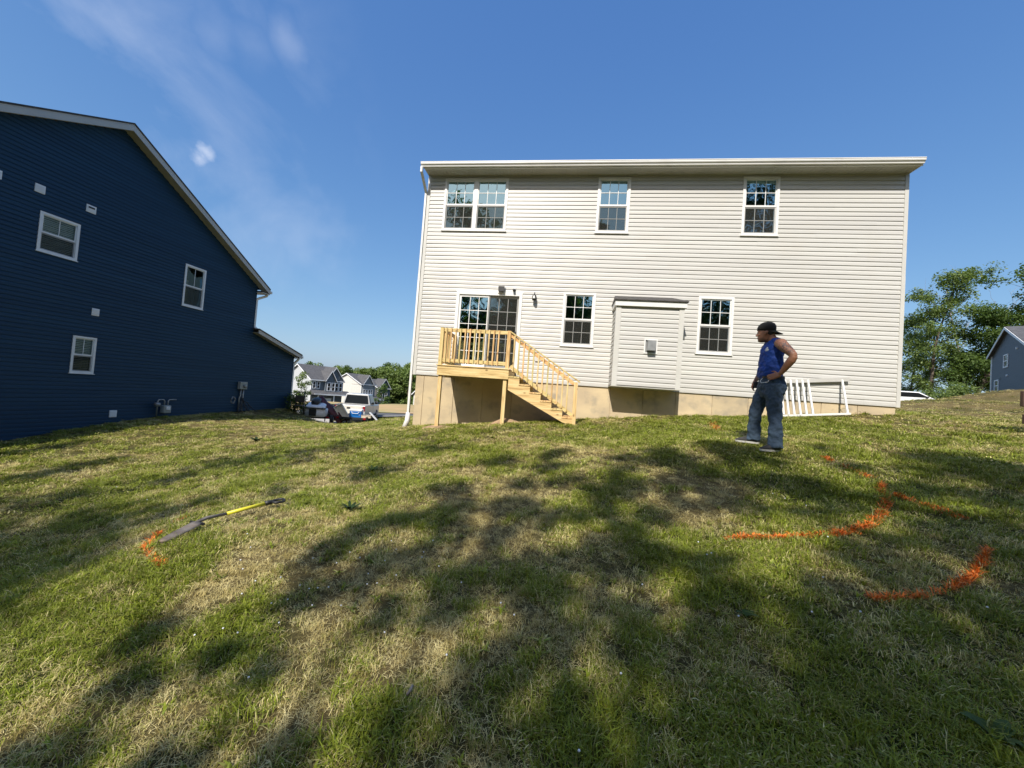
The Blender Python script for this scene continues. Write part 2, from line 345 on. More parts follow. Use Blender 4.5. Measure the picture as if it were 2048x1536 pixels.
def np_mesh(name, verts, faces, smooth=False):
    me = bpy.data.meshes.new(name); k = faces.shape[1]
    me.vertices.add(len(verts)); me.vertices.foreach_set('co', np.asarray(verts, np.float32).ravel())
    me.loops.add(faces.size); me.loops.foreach_set('vertex_index', faces.astype(np.int32).ravel())
    me.polygons.add(len(faces)); me.polygons.foreach_set('loop_start', np.arange(0, faces.size, k, dtype=np.int32))
    me.polygons.foreach_set('loop_total', np.full(len(faces), k, np.int32))
    if smooth: me.polygons.foreach_set('use_smooth', np.ones(len(faces), bool))
    me.update(calc_edges=True); me.validate(); return me
me = np_mesh('ground', verts, faces, True)

# dryness of the turf, 0 lush .. 1 straw: value noise plus the patches the yard really has
_vn = np.random.default_rng(3).random((256, 256))
def vnoise(x, y, sc_):
    x = np.asarray(x) * sc_ + 50.3; y = np.asarray(y) * sc_ + 77.7; xi = np.floor(x).astype(int); yi = np.floor(y).astype(int); fx = x - xi; fy = y - yi
    fx = fx * fx * (3 - 2 * fx); fy = fy * fy * (3 - 2 * fy); g_ = lambda a, c: _vn[a % 256, c % 256]
    return (g_(xi, yi) * (1 - fx) + g_(xi + 1, yi) * fx) * (1 - fy) + (g_(xi, yi + 1) * (1 - fx) + g_(xi + 1, yi + 1) * fx) * fy
DRY = [(700, 1060, .55, .35), (820, 1130, .6, .25), (400, 1215, .3, .5), (640, 980, .7, .35), (950, 960, .9, .35), (1180, 910, 1.0, .4), (640, 1250, .3, .3),
       (1420, 1000, .6, .3), (1050, 1080, .5, .25), (560, 1040, .35, .4), (230, 905, 1.5, .35), (500, 862, 2.0, .45), (700, 848, 2.0, .35), (1330, 1190, .3, .35), (1600, 1330, .4, .2),
       (900, 1420, .3, .2), (1650, 885, .6, .3), (480, 1140, .35, .3), (360, 1240, .25, .3), (250, 1050, .6, .3), (100, 925, 1.2, .3),
       (450, 940, 1.0, -.4), (700, 900, 1.2, -.35), (640, 870, 1.0, -.2), (950, 870, 1.0, -.35), (1300, 860, 1.5, -.4), (1700, 850, 1.6, -.45), (1000, 1190, .5, -.2), (350, 1010, .5, -.4),
       (480, 1250, .3, -.3), (1100, 1400, .5, -.2), (1400, 900, 0.8, -.15)]
_dp = [(ground_at(a, c), r_, w_) for a, c, r_, w_ in DRY]
def dryness(x, y):
    x = np.asarray(x, float); y = np.asarray(y, float)
    d = 0.26 * vnoise(x, y, 0.55) + 0.36 * vnoise(x, y, 1.9) + 0.38 * vnoise(x, y, 5.5)
    d = (d - 0.5) * 2.4 + 0.36
    for p_, r_, w_ in _dp: d = d + 0.75 * w_ * np.exp(-((x - p_.x) ** 2 + (y - p_.y) ** 2) / (r_ * r_))
    d = d + 0.22 * np.clip((x - 9.5) / 4, 0, 1) + 0.15 * np.clip((y - 12) / 3, 0, 1)
    return np.clip(d, 0, 1)
at_ = me.attributes.new('dry', 'FLOAT', 'POINT'); at_.data.foreach_set('value', dryness(X.ravel(), Y.ravel()).astype(np.float32))
m, t, b = newmat('lawn_soil'); b.inputs['Roughness'].default_value = 0.95; b.inputs['Specular IOR Level'].default_value = 0.1
_at = N(t, 'ShaderNodeAttribute'); _at.attribute_name = 'dry'; dry = _at.outputs['Fac']
g = N(t, 'ShaderNodeNewGeometry'); n = N(t, 'ShaderNodeTexNoise'); n.inputs['Scale'].default_value = 38; n.inputs['Detail'].default_value = 8
n.inputs['Roughness'].default_value = 0.75
t.links.new(g.outputs['Position'], n.inputs['Vector'])
ca = N(t, 'ShaderNodeMixRGB'); ca.inputs['Color1'].default_value = (0.035, 0.050, 0.010, 1); ca.inputs['Color2'].default_value = (0.20, 0.15, 0.065, 1)
t.links.new(dry, ca.inputs['Fac'])
cb = N(t, 'ShaderNodeMixRGB'); cb.inputs['Color2'].default_value = (0.055, 0.045, 0.022, 1); t.links.new(ca.outputs[0], cb.inputs['Color1'])
r = N(t, 'ShaderNodeMapRange'); r.inputs['From Min'].default_value = 0.42; r.inputs['From Max'].default_value = 0.62; r.inputs['To Max'].default_value = 0.7
t.links.new(n.outputs['Fac'], r.inputs['Value']); t.links.new(r.outputs['Result'], cb.inputs['Fac'])
t.links.new(cb.outputs[0], b.inputs['Base Color'])
bp = N(t, 'ShaderNodeBump'); bp.inputs['Strength'].default_value = 0.9; bp.inputs['Distance'].default_value = 0.03
t.links.new(n.outputs['Fac'], bp.inputs['Height']); t.links.new(bp.outputs['Normal'], b.inputs['Normal'])
me.materials.append(m); ground = link(bpy.data.objects.new('ground', me)); tag(ground, kind='structure')

# street with kerb and the pale soil bank across it
def sheet(name, x0, x1, y0, y1, m, lift, nx=60, ny=6, fy=None):
    xs = np.linspace(x0, x1, nx); ys = np.linspace(y0, y1, ny); XX, YY = np.meshgrid(xs, ys)
    ZZ = gz_np(XX, YY) + lift
    if fy: ZZ = fy(XX.ravel(), YY.ravel(), ZZ)
    a, c = np.meshgrid(np.arange(nx - 1), np.arange(ny - 1)); q_ = (c * nx + a).ravel()
    me_ = np_mesh(name, np.stack([XX.ravel(), YY.ravel(), ZZ], 1), np.stack([q_, q_ + 1, q_ + nx + 1, q_ + nx], 1), True)
    me_.materials.append(m); return tag(link(bpy.data.objects.new(name, me_)), kind='structure')
sheet('street', -90, 2, 27.4, 32.8, M['asphalt'], 0.05, 90, 5)
sheet('kerb', -90, 2, 32.8, 33.05, M['kerb'], 0.16, 90, 2)
sheet('kerb', -90, 2, 27.1, 27.4, M['kerb'], 0.12, 90, 2)
sheet('driveway', -30, -13.8, 22.8, 27.1, M['kerb'], 0.05, 30, 8)
m_bank = mat('dry_soil_bank', (0.46, 0.30, 0.15), 0.95, (0.30, 0.26, 0.10), 0.5, (0.5, 1, 1), bump=0.5)
sheet('soil_bank', -40, -6, 33.1, 44, m_bank, 0.0, 60, 14, lambda x, y, z: z + 0.08 + 0.55 * np.clip((y - 33) / 8, 0, 1) * (1 + 0.3 * np.sin(x * 0.6)))

# ------------------------------------------------------------------ walls, siding, windows
class Wall:
    """u runs along the wall, o points out of it"""
    def __init__(s, org, u, n): s.o = Vector(org); s.u = Vector(u); s.n = Vector(n)
    def __call__(s, p): return s.o + s.u * p[0] + s.n * p[1] + Vector((0, 0, p[2]))
    def box(s, mb, u0, u1, o0, o1, z0, z1): return mb.box(u0, u1, o0, o1, z0, z1, T=s)
CO = 0.1143
PROF = [(0.0, 0.021), (0.066, 0.018), (0.074, 0.0125), (CO, 0.002)]
def prof(z):
    for (a, b_), (c, d) in zip(PROF, PROF[1:]):
        if z <= c + 1e-9: return b_ + (d - b_) * (z - a) / (c - a)
    return PROF[-1][1]
def board_piece(mb, W, u0, u1, zc, za, zb, o=0.0):
    zs = [za] + [p[0] for p in PROF if za < p[0] < zb] + [zb]
    if za <= 1e-6: mb.poly([W((u0, o, zc)), W((u1, o, zc)), W((u1, o + prof(0), zc)), W((u0, o + prof(0), zc))])
    for a, c in zip(zs, zs[1:]):
        mb.poly([W((u0, o + prof(a), zc + a)), W((u1, o + prof(a), zc + a)), W((u1, o + prof(c), zc + c)), W((u0, o + prof(c), zc + c))])
def siding(W, parent, z0, n, span, openings, m, o=0.0, name='siding_board', top=None, seam=3.7):
    for k in range(n):
        zc = z0 + k * CO; zt = zc + CO
        if top is not None and zc > top: break
        sp = span(zc + CO * 0.1)
        if sp is None: continue
        jobs = [(sp[0], sp[1], 0.0, CO)]
        for (a, b_, c, d) in openings:
            nj = []
            for (u0, u1, za, zb) in jobs:
                if a >= u1 or b_ <= u0 or zc + za >= d or zc + zb <= c: nj.append((u0, u1, za, zb)); continue
                if a > u0: nj.append((u0, a, za, zb))
                if b_ < u1: nj.append((b_, u1, za, zb))
                if zc + za < c: nj.append((max(a, u0), min(b_, u1), za, c - zc))
                if zc + zb > d: nj.append((max(a, u0), min(b_, u1), d - zc, zb))
            jobs = nj
        dz = random.uniform(-0.0012, 0.0012)
        js = []; sm = sp[0] + seam * ((k // 2) * 0.37 % 1.0) + 0.4          # overlap joints, staggered every second course
        for (u0, u1, za, zb) in jobs:
            c0 = u0; q_ = sm
            while q_ < u1 - 0.3:
                if q_ > c0 + 0.3: js.append((c0, q_, za, zb)); c0 = q_
                q_ += seam
            js.append((c0, u1, za, zb))
        for jn_, (u0, u1, za, zb) in enumerate(js):
            dz = random.uniform(-0.0018, 0.0018)
            # panels overlap every few metres: tiny offset at the joints
            mb = MB(); board_piece(mb, W, u0, u1, zc, max(za, 0), zb, o + dz)
            if mb.f: mb.build(name, m, parent, recalc=False)
def frame_box(W, mb, u0, u1, z0, z1, w, o0, o1, wb=None, wt=None):
    wb = wb or w; wt = wt or w
    W.box(mb, u0, u0 + w, o0, o1, z0, z1); W.box(mb, u1 - w, u1, o0, o1, z0, z1)
    W.box(mb, u0 + w, u1 - w, o0, o1, z0, z0 + wb); W.box(mb, u0 + w, u1 - w, o0, o1, z1 - wt, z1); return mb
def window(W, parent, u0, u1, z0, z1, cols=3, rows=2, lower=(3, 2), curtain=None, blinds=False, screen=True, m='white', trim=0.062, mid=0.5, units=1):
    mb = MB(); frame_box(W, mb, u0, u1, z0, z1, trim, -0.03, 0.036)
    W.box(mb, u0 - 0.02, u1 + 0.02, 0.0, 0.052, z0 - 0.018, z0)          # sill nosing
    if units == 2:
        um = (u0 + u1) / 2; W.box(mb, um - 0.055, um + 0.055, -0.03, 0.030, z0 + trim, z1 - trim)
    win = mb.build('window', M[m], parent)
    rc = MB(); d = 0.40
    W.box(rc, u0 + 0.02, u1 - 0.02, -d - 0.02, -d, z0 + 0.02, z1 - 0.02)
    W.box(rc, u0, u0 + 0.02, -d - 0.02, -0.031, z0, z1); W.box(rc, u1 - 0.02, u1, -d - 0.02, -0.031, z0, z1)
    W.box(rc, u0 + 0.02, u1 - 0.02, -d - 0.02, -0.031, z0, z0 + 0.02); W.box(rc, u0 + 0.02, u1 - 0.02, -d - 0.02, -0.031, z1 - 0.02, z1)
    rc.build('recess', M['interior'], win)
    spans = [(u0 + trim, u1 - trim)] if units == 1 else [(u0 + trim, um - 0.055), (um + 0.055, u1 - trim)]
    zm = z0 + (z1 - z0) * mid
    for (a, b_) in spans:
        s1 = frame_box(W, MB(), a, b_, zm - 0.02, z1 - trim, 0.028, -0.02, 0.012, wb=0.045).build('sash', M[m], win)
        s2 = frame_box(W, MB(), a, b_, z0 + trim, zm - 0.021, 0.032, -0.028, 0.002).build('sash', M[m], win)
        for (ca, cb, za, zb, oo, nc, nr) in ((a + 0.028, b_ - 0.028, zm + 0.025, z1 - trim - 0.028, -0.006, cols, rows),
                                             (a + 0.032, b_ - 0.032, z0 + trim + 0.032, zm - 0.053, -0.018, lower[0], lower[1])):
            for i in range(nc):
                for j in range(nr):
                    p0, p1 = ca + (cb - ca) * i / nc, ca + (cb - ca) * (i + 1) / nc
                    q0, q1 = za + (zb - za) * j / nr, za + (zb - za) * (j + 1) / nr
                    MB().poly([W((p0, oo, q0)), W((p1, oo, q0)), W((p1, oo, q1)), W((p0, oo, q1))]).build('pane', M['glass' if m == 'white' else 'glass_clear'], win, recalc=False)
            mu = MB(); h = 0.0075
            for i in range(1, nc): c = ca + (cb - ca) * i / nc; W.box(mu, c - h, c + h, oo + 0.001, oo + 0.010, za, zb)
            for j in range(1, nr):
                c = za + (zb - za) * j / nr
                for i in range(nc):
                    W.box(mu, ca + (cb - ca) * i / nc + (h if i else 0), ca + (cb - ca) * (i + 1) / nc - (h if i < nc - 1 else 0), oo + 0.001, oo + 0.010, c - h, c + h)
            if mu.f: mu.build('muntin', M[m], win)
        if screen:
            MB().poly([W((a + 0.01, 0.004, z0 + trim + 0.01)), W((b_ - 0.01, 0.004, z0 + trim + 0.01)), W((b_ - 0.01, 0.004, zm - 0.02)), W((a + 0.01, 0.004, zm - 0.02))]).build('insect_screen', M['screen'], win, recalc=False)
    if curtain:
        for (a, b_, za, zb) in curtain:
            k = 40; mb = MB(); top = []; 
            for i in range(k + 1):
                uu = a + (b_ - a) * i / k; oo = -0.16 + 0.02 * sin(i * 1.15) + 0.008 * sin(i * 2.7)
                mb.v += [W((uu, oo, za)), W((uu, oo, zb))]
            mb.f = [[2 * i, 2 * i + 2, 2 * i + 3, 2 * i + 1] for i in range(k)]
            mb.build('curtain', M['curtain'], win, recalc=False, smooth=True)
    if blinds:
        mb = MB(); z = z0 + trim + 0.03; i = 0
        while z < z1 - trim:
            sag = 0.006 * sin(i * 1.9); mb.poly([W((u0 + trim, -0.11, z + sag)), W((u1 - trim, -0.11, z + sag * 0.2)), W((u1 - trim, -0.085, z + 0.028)), W((u0 + trim, -0.085, z + 0.028 + sag))]); z += 0.05; i += 1
        mb.build('blind', M['blind'], win, recalc=False)
    return win

# ================================================================== the beige house
D = 10.507
WB = Wall((0, D, 0), (1, 0, 0), (0, -1, 0))
XL, XR, ZB, ZT = -4.20, 8.00, 0.445, 6.19
house = empty('house', ((XL + XR) / 2, D, 0)); 
tag(house, 'two storey beige vinyl sided house seen from its back, with concrete foundation and small deck', 'house')
bpy.context.view_layer.update()
HI = house.matrix_world.inverted()
def adopt(o):                                # keep world placement under an empty that is not at the origin
    return o
house.location = (0, 0, 0)
openings = [(-3.74, -1.95, 4.63, 6.08), (0.585, 1.39, 4.63, 6.10), (4.29, 5.11, 4.62, 6.11), (-0.145, 0.665, 1.50, 2.91), (3.355, 4.165, 1.49, 2.93),
            (-3.15, -1.33, 0.3, 2.84), (1.23, 2.74, 0.3, 2.62)]
siding(WB, house, ZB, 51, lambda z: (XL, XR), openings, M['siding'], top=ZT)
window(WB, house, -3.77, -1.92, 4.60, 6.11, units=2, blinds=False, curtain=[(-2.80, -1.99, 4.68, 6.0)])
window(WB, house, 0.555, 1.42, 4.595, 6.13)
window(WB, house, 4.26, 5.14, 4.59, 6.14, curtain=[(4.33, 4.50, 4.65, 5.36), (4.90, 5.06, 4.65, 6.05)])
window(WB, house, -0.175, 0.695, 1.47, 2.94, curtain=[(0.50, 0.63, 1.53, 2.88)])
window(WB, house, 3.325, 4.195, 1.46, 2.96, curtain=[(3.87, 4.12, 1.52, 2.90)])
# corner posts
for (a, b_) in ((XL - 0.088, XL), (XR, XR + 0.088)):
    mb = MB(); WB.box(mb, a, b_, -0.09, 0.030, ZB - 0.03, 3.6); WB.box(mb, a + 0.001, b_ - 0.001, -0.09, 0.027, 3.6, ZT + 0.005); mb.build('corner_post', M['siding_post'], house)
mb = MB(); WB.box(mb, XL, XR, -0.02, 0.024, ZB - 0.022, ZB - 0.003); mb.build('starter_strip', M['siding_post'], house)
# side and back walls, and what closes the front behind the boards
mb = MB()
mb.box(XL - 0.08, XL - 0.02, D + 0.1, D + 11.5, ZB - 0.03, ZT + 0.1); mb.box(XR + 0.02, XR + 0.08, D + 0.1, D + 11.5, ZB - 0.03, ZT + 0.1)
mb.box(XL - 0.02, XR + 0.02, D + 11.42, D + 11.5, ZB - 0.03, ZT + 0.1); mb.build('wall', M['siding_post'], house)
def fill_wall(W, u0, u1, z0, z1, ops, m, parent, o0=-0.12, o1=-0.004):
    us = sorted({u0, u1} | {v for a in ops for v in a[:2] if u0 < v < u1}); zs = sorted({z0, z1} | {v for a in ops for v in a[2:] if z0 < v < z1}); mb = MB()
    for a, b_ in zip(us, us[1:]):
        for c, d in zip(zs, zs[1:]):
            mu_, mz = (a + b_) / 2, (c + d) / 2
            if not any(p[0] < mu_ < p[1] and p[2] < mz < p[3] for p in ops): W.box(mb, a, b_, o0, o1, c, d)
    return mb.build('sheathing', m, parent, recalc=False)
fill_wall(WB, XL, XR, ZB - 0.02, ZT, openings, M['siding_post'], house)
# gable roof, ridge along X
mb = MB(); ry = D + 5.75
for (ya, za, yb, zb_) in ((D - 0.36, 6.30, ry, 9.6), (D + 11.9, 6.30, ry, 9.6)):
    mb.prism([(XL - 0.12, ya, za), (XL - 0.12, yb, zb_), (XL - 0.12, yb, zb_ + 0.14), (XL - 0.12, ya, za + 0.06)], (XR - XL + 0.22, 0, 0))
mb.build('roof', M['shingle'], house)
mb = MB()
for x in (XL - 0.075, XR + 0.025): mb.prism([(x, D + 0.1, 6.28), (x, D + 11.5, 6.28), (x, ry, 9.5)], (0.05, 0, 0))
mb.build('gable_wall', M['siding_post'], house)
# soffit panels, fascia, gutter
x = XL - 0.10
while x < XR + 0.07:
    x2 = min(x + 0.305, XR + 0.09); mb = MB(); n_ = 3; w_ = (x2 - x - 0.012) / n_
    for i in range(n_):
        mb.box(x + 0.006 + i * w_ + 0.008, x + 0.006 + (i + 1) * w_ - 0.004, D - 0.36, D + 0.02, ZT + 0.006, ZT + 0.018)
    mb.box(x, x2 - 0.002, D - 0.361, D + 0.02, ZT + 0.013, ZT + 0.024)
    mb.build('soffit_panel', M['soffit'], house, recalc=False); x = x2
MB().box(XL - 0.10, XR + 0.09, D - 0.385, D - 0.362, ZT - 0.002, ZT + 0.16).build('fascia', M['gutter'], house)
gp = [(D - 0.386, 6.335), (D - 0.488, 6.335), (D - 0.488, 6.318), (D - 0.478, 6.312), (D - 0.482, 6.29), (D - 0.474, 6.268), (D - 0.448, 6.246), (D - 0.440, 6.215), (D - 0.386, 6.215)]
MB().prism([(XL - 0.17, y_, z_) for (y_, z_) in gp], (XR - XL + 0.245, 0, 0)).build('gutter', M['gutter'], house)
def rect_pipe(pts, w, h, m, parent, name='downspout', ref=(0, -1, 0)):
    mb = MB()
    for p, q_ in zip(pts, pts[1:]):
        p, q_ = Vector(p), Vector(q_); d = (q_ - p).normalized(); s1 = d.cross(Vector(ref)); s1 = s1.normalized() if s1.length > 0.1 else Vector((1, 0, 0)); s2 = s1.cross(d)
        mb.prism([p + s1 * i * w / 2 + s2 * j * h / 2 for i, j in ((-1, -1), (1, -1), (1, 1), (-1, 1))], (q_ - p) + d * 0.02)
    return mb.build(name, m, parent)
rect_pipe([(XL - 0.145, D - 0.43, 6.215), (XL - 0.145, D - 0.43, 6.08), (XL - 0.135, D + 0.0, 5.70), (XL - 0.135, D + 0.0, 3.3)], 0.075, 0.055, M['gutter'], house, ref=(1, 0, 0))
rect_pipe([(XL - 0.135, D + 0.001, 3.32), (XL - 0.135, D + 0.001, -0.72)], 0.080, 0.060, M['gutter'], house, ref=(1, 0, 0))
MB().tube([(XL - 0.14, D, -0.68), (XL - 0.14, D - 0.01, -0.90), (XL - 0.18, D - 0.08, -1.1)], [0.06, 0.07, 0.07], 12).build('downspout_boot', M['white'], house, smooth=True)
# foundation: poured panels between form joints
xs = [XL + 0.005]
k = -3.95
while k < XR - 0.3: xs.append(k); k += 0.86 + random.uniform(-0.05, 0.05)
xs.append(XR + 0.02)
for a, b_ in zip(xs, xs[1:]):
    mb = MB(); dz = random.uniform(-0.003, 0.003)
    mb.box(a + 0.005, b_ - 0.005, D + 0.012 + dz, D + 0.3, -1.6, ZB - 0.023); mb.build('foundation_panel', M['concrete'], house, bevel=0.004)
MB().box(XL + 0.01, XR + 0.015, D + 0.032, D + 11.4, -1.7, ZB - 0.03).build('foundation', M['concrete'], house)
# sliding door
du0, du1, dz0, dz1 = -3.18, -1.30, 0.70, 2.86
mb = frame_box(WB, MB(), du0, du1, dz0, dz1, 0.085, -0.05, 0.036, wb=0.05); WB.box(mb, du0 - 0.03, du1 + 0.03, 0.016, 0.027, dz1, dz1 + 0.03)
door = mb.build('sliding_door', M['white'], house)
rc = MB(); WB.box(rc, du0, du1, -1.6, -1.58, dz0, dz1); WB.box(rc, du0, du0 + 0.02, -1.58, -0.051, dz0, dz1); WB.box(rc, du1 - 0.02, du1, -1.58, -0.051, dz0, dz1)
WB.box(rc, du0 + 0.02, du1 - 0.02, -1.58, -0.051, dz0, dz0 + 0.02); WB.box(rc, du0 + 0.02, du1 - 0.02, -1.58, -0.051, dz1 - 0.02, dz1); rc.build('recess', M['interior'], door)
dm = (du0 + du1) / 2
for (a, b_, oo, scr) in ((du0 + 0.085, dm + 0.03, 0.0, False), (dm - 0.03, du1 - 0.085, -0.035, True)):
    frame_box(WB, MB(), a, b_, dz0 + 0.05, dz1 - 0.085, 0.06, oo - 0.03, oo + 0.004).build('door_leaf', M['white'], door)
    ca, cb, za, zb = a + 0.06, b_ - 0.06, dz0 + 0.11, dz1 - 0.145; mu = MB()
    for i in range(3):
        for j in range(5):
            p0, p1, q0, q1 = ca + (cb - ca) * i / 3, ca + (cb - ca) * (i + 1) / 3, za + (zb - za) * j / 5, za + (zb - za) * (j + 1) / 5
            MB().poly([WB((p0, oo - 0.018, q0)), WB((p1, oo - 0.018, q0)), WB((p1, oo - 0.018, q1)), WB((p0, oo - 0.018, q1))]).build('pane', M['glass'], door, recalc=False)
    for i in (1, 2): c = ca + (cb - ca) * i / 3; WB.box(mu, c - 0.009, c + 0.009, oo - 0.017, oo - 0.006, za, zb)
    for j in range(1, 5):
        c = za + (zb - za) * j / 5
        for i in range(3): WB.box(mu, ca + (cb - ca) * i / 3 + (0.009 if i else 0), ca + (cb - ca) * (i + 1) / 3 - (0.009 if i < 2 else 0), oo - 0.017, oo - 0.006, c - 0.009, c + 0.009)
    mu.build('muntin', M['white'], door)
    if scr:
        MB().poly([WB((a + 0.02, 0.012, dz0 + 0.06)), WB((b_ - 0.01, 0.012, dz0 + 0.06)), WB((b_ - 0.01, 0.012, dz1 - 0.09)), WB((a + 0.02, 0.012, dz1 - 0.09))]).build('insect_screen', M['screen'], door, recalc=False)
mb = MB(); WB.box(mb, du1 - 0.15, du1 - 0.10, 0.028, 0.075, 1.66, 1.78); WB.box(mb, du1 - 0.20, du1 - 0.14, 0.03, 0.06, 1.60, 1.68); mb.build('handle', M['black'], door)

# chimney chase (bump-out)
bp_ = D - 0.61; bx0, bx1, bz0, bz1 = 1.19, 2.80, 0.475, 2.47
chase = MB().box(bx0 + 0.02, bx1 - 0.02, bp_ + 0.02, D + 0.0, bz0 - 0.012, bz1).build('chimney_chase', M['siding_post'], house)
WC = Wall((0, bp_, 0), (1, 0, 0), (0, -1, 0)); vent = (1.905, 2.225, 1.30, 1.67)
siding(WC, chase, bz0 + 0.01, 18, lambda z: (bx0 + 0.11, bx1 - 0.10), [vent], M['siding'], top=bz1 - 0.05)
for (xx, nx) in ((bx0, -1), (bx1, 1)):
    WS = Wall((xx, D, 0), (0, -1, 0), (nx, 0, 0)); siding(WS, chase, bz0 + 0.01, 18, lambda z: (0.02, 0.50), [], M['siding'], top=bz1 - 0.05)
for (a, b_) in ((bx0 - 0.018, bx0 + 0.11), (bx1 - 0.10, bx1 + 0.018)):
    MB().box(a, b_, bp_ - 0.027, bp_ + 0.10, bz0 - 0.02, bz1).build('corner_post', M['siding_post'], chase)
MB().box(bx0 - 0.03, bx1 + 0.03, bp_ - 0.028, D - 0.016, bz0 - 0.035, bz0 - 0.013).build('base_trim', M['soffit'], chase)
MB().box(bx0 - 0.05, bx1 + 0.06, bp_ - 0.075, D - 0.017, bz1 + 0.001, bz1 + 0.135).build('fascia', M['white'], chase)
mb = MB(); mb.v = [Vector(p) for p in ((bx0 - 0.07, bp_ - 0.11, bz1 + 0.137), (bx1 + 0.09, bp_ - 0.11, bz1 + 0.137), (bx1 + 0.09, D - 0.016, bz1 + 0.14), (bx0 - 0.07, D - 0.016, bz1 + 0.14),
       (bx0 - 0.07, bp_ - 0.11, bz1 + 0.160), (bx1 + 0.09, bp_ - 0.11, bz1 + 0.160), (bx1 - 0.12, D - 0.016, bz1 + 0.42), (bx0 + 0.0, D - 0.016, bz1 + 0.42))]
mb.f = [[0, 3, 2, 1], [0, 1, 5, 4], [4, 5, 6, 7], [1, 2, 6, 5], [0, 4, 7, 3], [3, 7, 6, 2]]; mb.build('roof', M['shingle'], chase)
mb = frame_box(WC, MB(), vent[0] - 0.0, vent[1], vent[2], vent[3], 0.03, -0.01, 0.032)
vh = mb.build('vent', M['white'], chase)
mb = MB(); WC.box(mb, 1.935, 2.195, -0.012, 0.0, 1.33, 1.64)
mb.box(1.975, 2.155, bp_ - 0.17, bp_ - 0.0, 1.37, 1.385); mb.box(1.975, 2.155, bp_ - 0.17, bp_ - 0.16, 1.385, 1.60); mb.box(1.975, 2.155, bp_ - 0.17, bp_ - 0.001, 1.60, 1.612)
for s_ in range(4): mb.box(1.975, 1.983, bp_ - 0.15 + s_ * 0.036, bp_ - 0.135 + s_ * 0.036, 1.386, 1.599); mb.box(2.147, 2.155, bp_ - 0.15 + s_ * 0.036, bp_ - 0.135 + s_ * 0.036, 1.386, 1.599)
mb.build('vent_hood', M['grey_metal'], chase)
# fittings on the wall: flood light, camera, lantern, outlet cover
p = at_y(1003, 578, D - 0.1)
mb = MB().box(p.x - 0.085, p.x + 0.085, D - 0.13, D - 0.09, p.z - 0.065, p.z + 0.075); mb.box(p.x - 0.03, p.x + 0.03, D - 0.09, D - 0.016, p.z - 0.03, p.z + 0.03)
fl = mb.build('flood_light', M['black'], house); MB().box(p.x - 0.10, p.x + 0.10, D - 0.06, D - 0.014, p.z - 0.10, p.z + 0.085).build('mount', M['white'], fl)
p = at_y(1028, 580, D - 0.08); mb = MB().tube([(p.x, D - 0.014, p.z + 0.02), (p.x, D - 0.06, p.z), (p.x, D - 0.13, p.z - 0.01)], [0.04, 0.035, 0.035], 12)
cm = mb.build('security_camera', M['black'], house, smooth=True); MB().box(p.x - 0.04, p.x + 0.04, D - 0.05, D - 0.014, p.z + 0.03, p.z + 0.075).build('mount', M['white'], cm)
p = at_y(1069, 595, D - 0.06); c = Vector((p.x, D - 0.09, p.z))
mb = MB().tube([c + Vector((0, 0.075, 0.05)), c + Vector((0, 0.0, 0.13)), c + Vector((0, -0.05, 0.09)), c + Vector((0, -0.05, 0.05))], 0.012, 8)
mb.tube([c + Vector((0, -0.04, 0.05)), c + Vector((0, -0.04, 0.035)), c + Vector((0, -0.04, -0.08)), c + Vector((0, -0.04, -0.10))], [0.03, 0.055, 0.06, 0.04], 12)
mb.tube([c + Vector((0, 0.078, 0)), c + Vector((0, 0.05, 0))], 0.06, 14); ln = mb.build('wall_lantern', M['black'], house, smooth=True)
MB().tube([c + Vector((0, -0.105, -0.06)), c + Vector((0, -0.103, 0.02))], [0.035, 0.02], 10).build('lamp_glass', M['white'], ln)
p = at_y(1075, 718, D - 0.03); MB().box(p.x - 0.07, p.x + 0.07, D - 0.05, D - 0.014, p.z - 0.07, p.z + 0.08).build('outlet_cover', M['siding_post'], house, bevel=0.01)

# ================================================================== deck and stairs
deck = empty('wooden_deck', (0, 0, 0)); tag(deck, 'small new pine deck with baluster railing and stairs against the beige house', 'deck')
dx0, dx1, dy0, dzt = -3.18, -1.36, 9.307, 0.665
n_ = 8
for i in range(n_):
    y0 = dy0 - 0.02 + i * 0.1505; MB().box(dx0 - 0.025, dx1 + 0.02, y0, y0 + 0.142, dzt - 0.027, dzt).build('deck_board', M['wood_x'], deck, bevel=0.003)
MB().box(dx0, dx1, dy0, dy0 + 0.038, dzt - 0.235 - 0.028, dzt - 0.028).build('rim_joist', M['wood_x'], deck, bevel=0.003)
for x in (dx0, dx1 - 0.038): MB().box(x, x + 0.038, dy0 + 0.039, D - 0.02, dzt - 0.235 - 0.028, dzt - 0.028).build('rim_joist', M['wood_y'], deck, bevel=0.003)
for i in range(1, 4): x = dx0 + (dx1 - dx0) * i / 4; MB().box(x - 0.019, x + 0.019, dy0 + 0.039, D - 0.02, dzt - 0.22, dzt - 0.029).build('joist', M['wood_y'], deck)
MB().box(dx0 + 0.039, dx1 - 0.039, D - 0.058, D - 0.021, dzt - 0.235, dzt - 0.030).build('ledger', M['wood_x'], deck)
for (xa, xb) in ((dx0 + 0.03, dx0 + 0.12), (dx1 - 0.13, dx1 - 0.04)):
    MB().box(xa, xb, dy0 + 0.04, dy0 + 0.13, -1.3, dzt - 0.265).build('post', M['wood_z'], deck, bevel=0.004)
rt = 1.60
for x in (dx0 + 0.01, dx1 - 0.10): MB().box(x, x + 0.09, dy0 + 0.003, dy0 + 0.093, dzt + 0.001, rt).build('rail_post', M['wood_z'], deck, bevel=0.004)
MB().box(dx0 + 0.01, dx0 + 0.10, D - 0.11, D - 0.02, dzt + 0.001, rt).build('rail_post', M['wood_z'], deck, bevel=0.004)
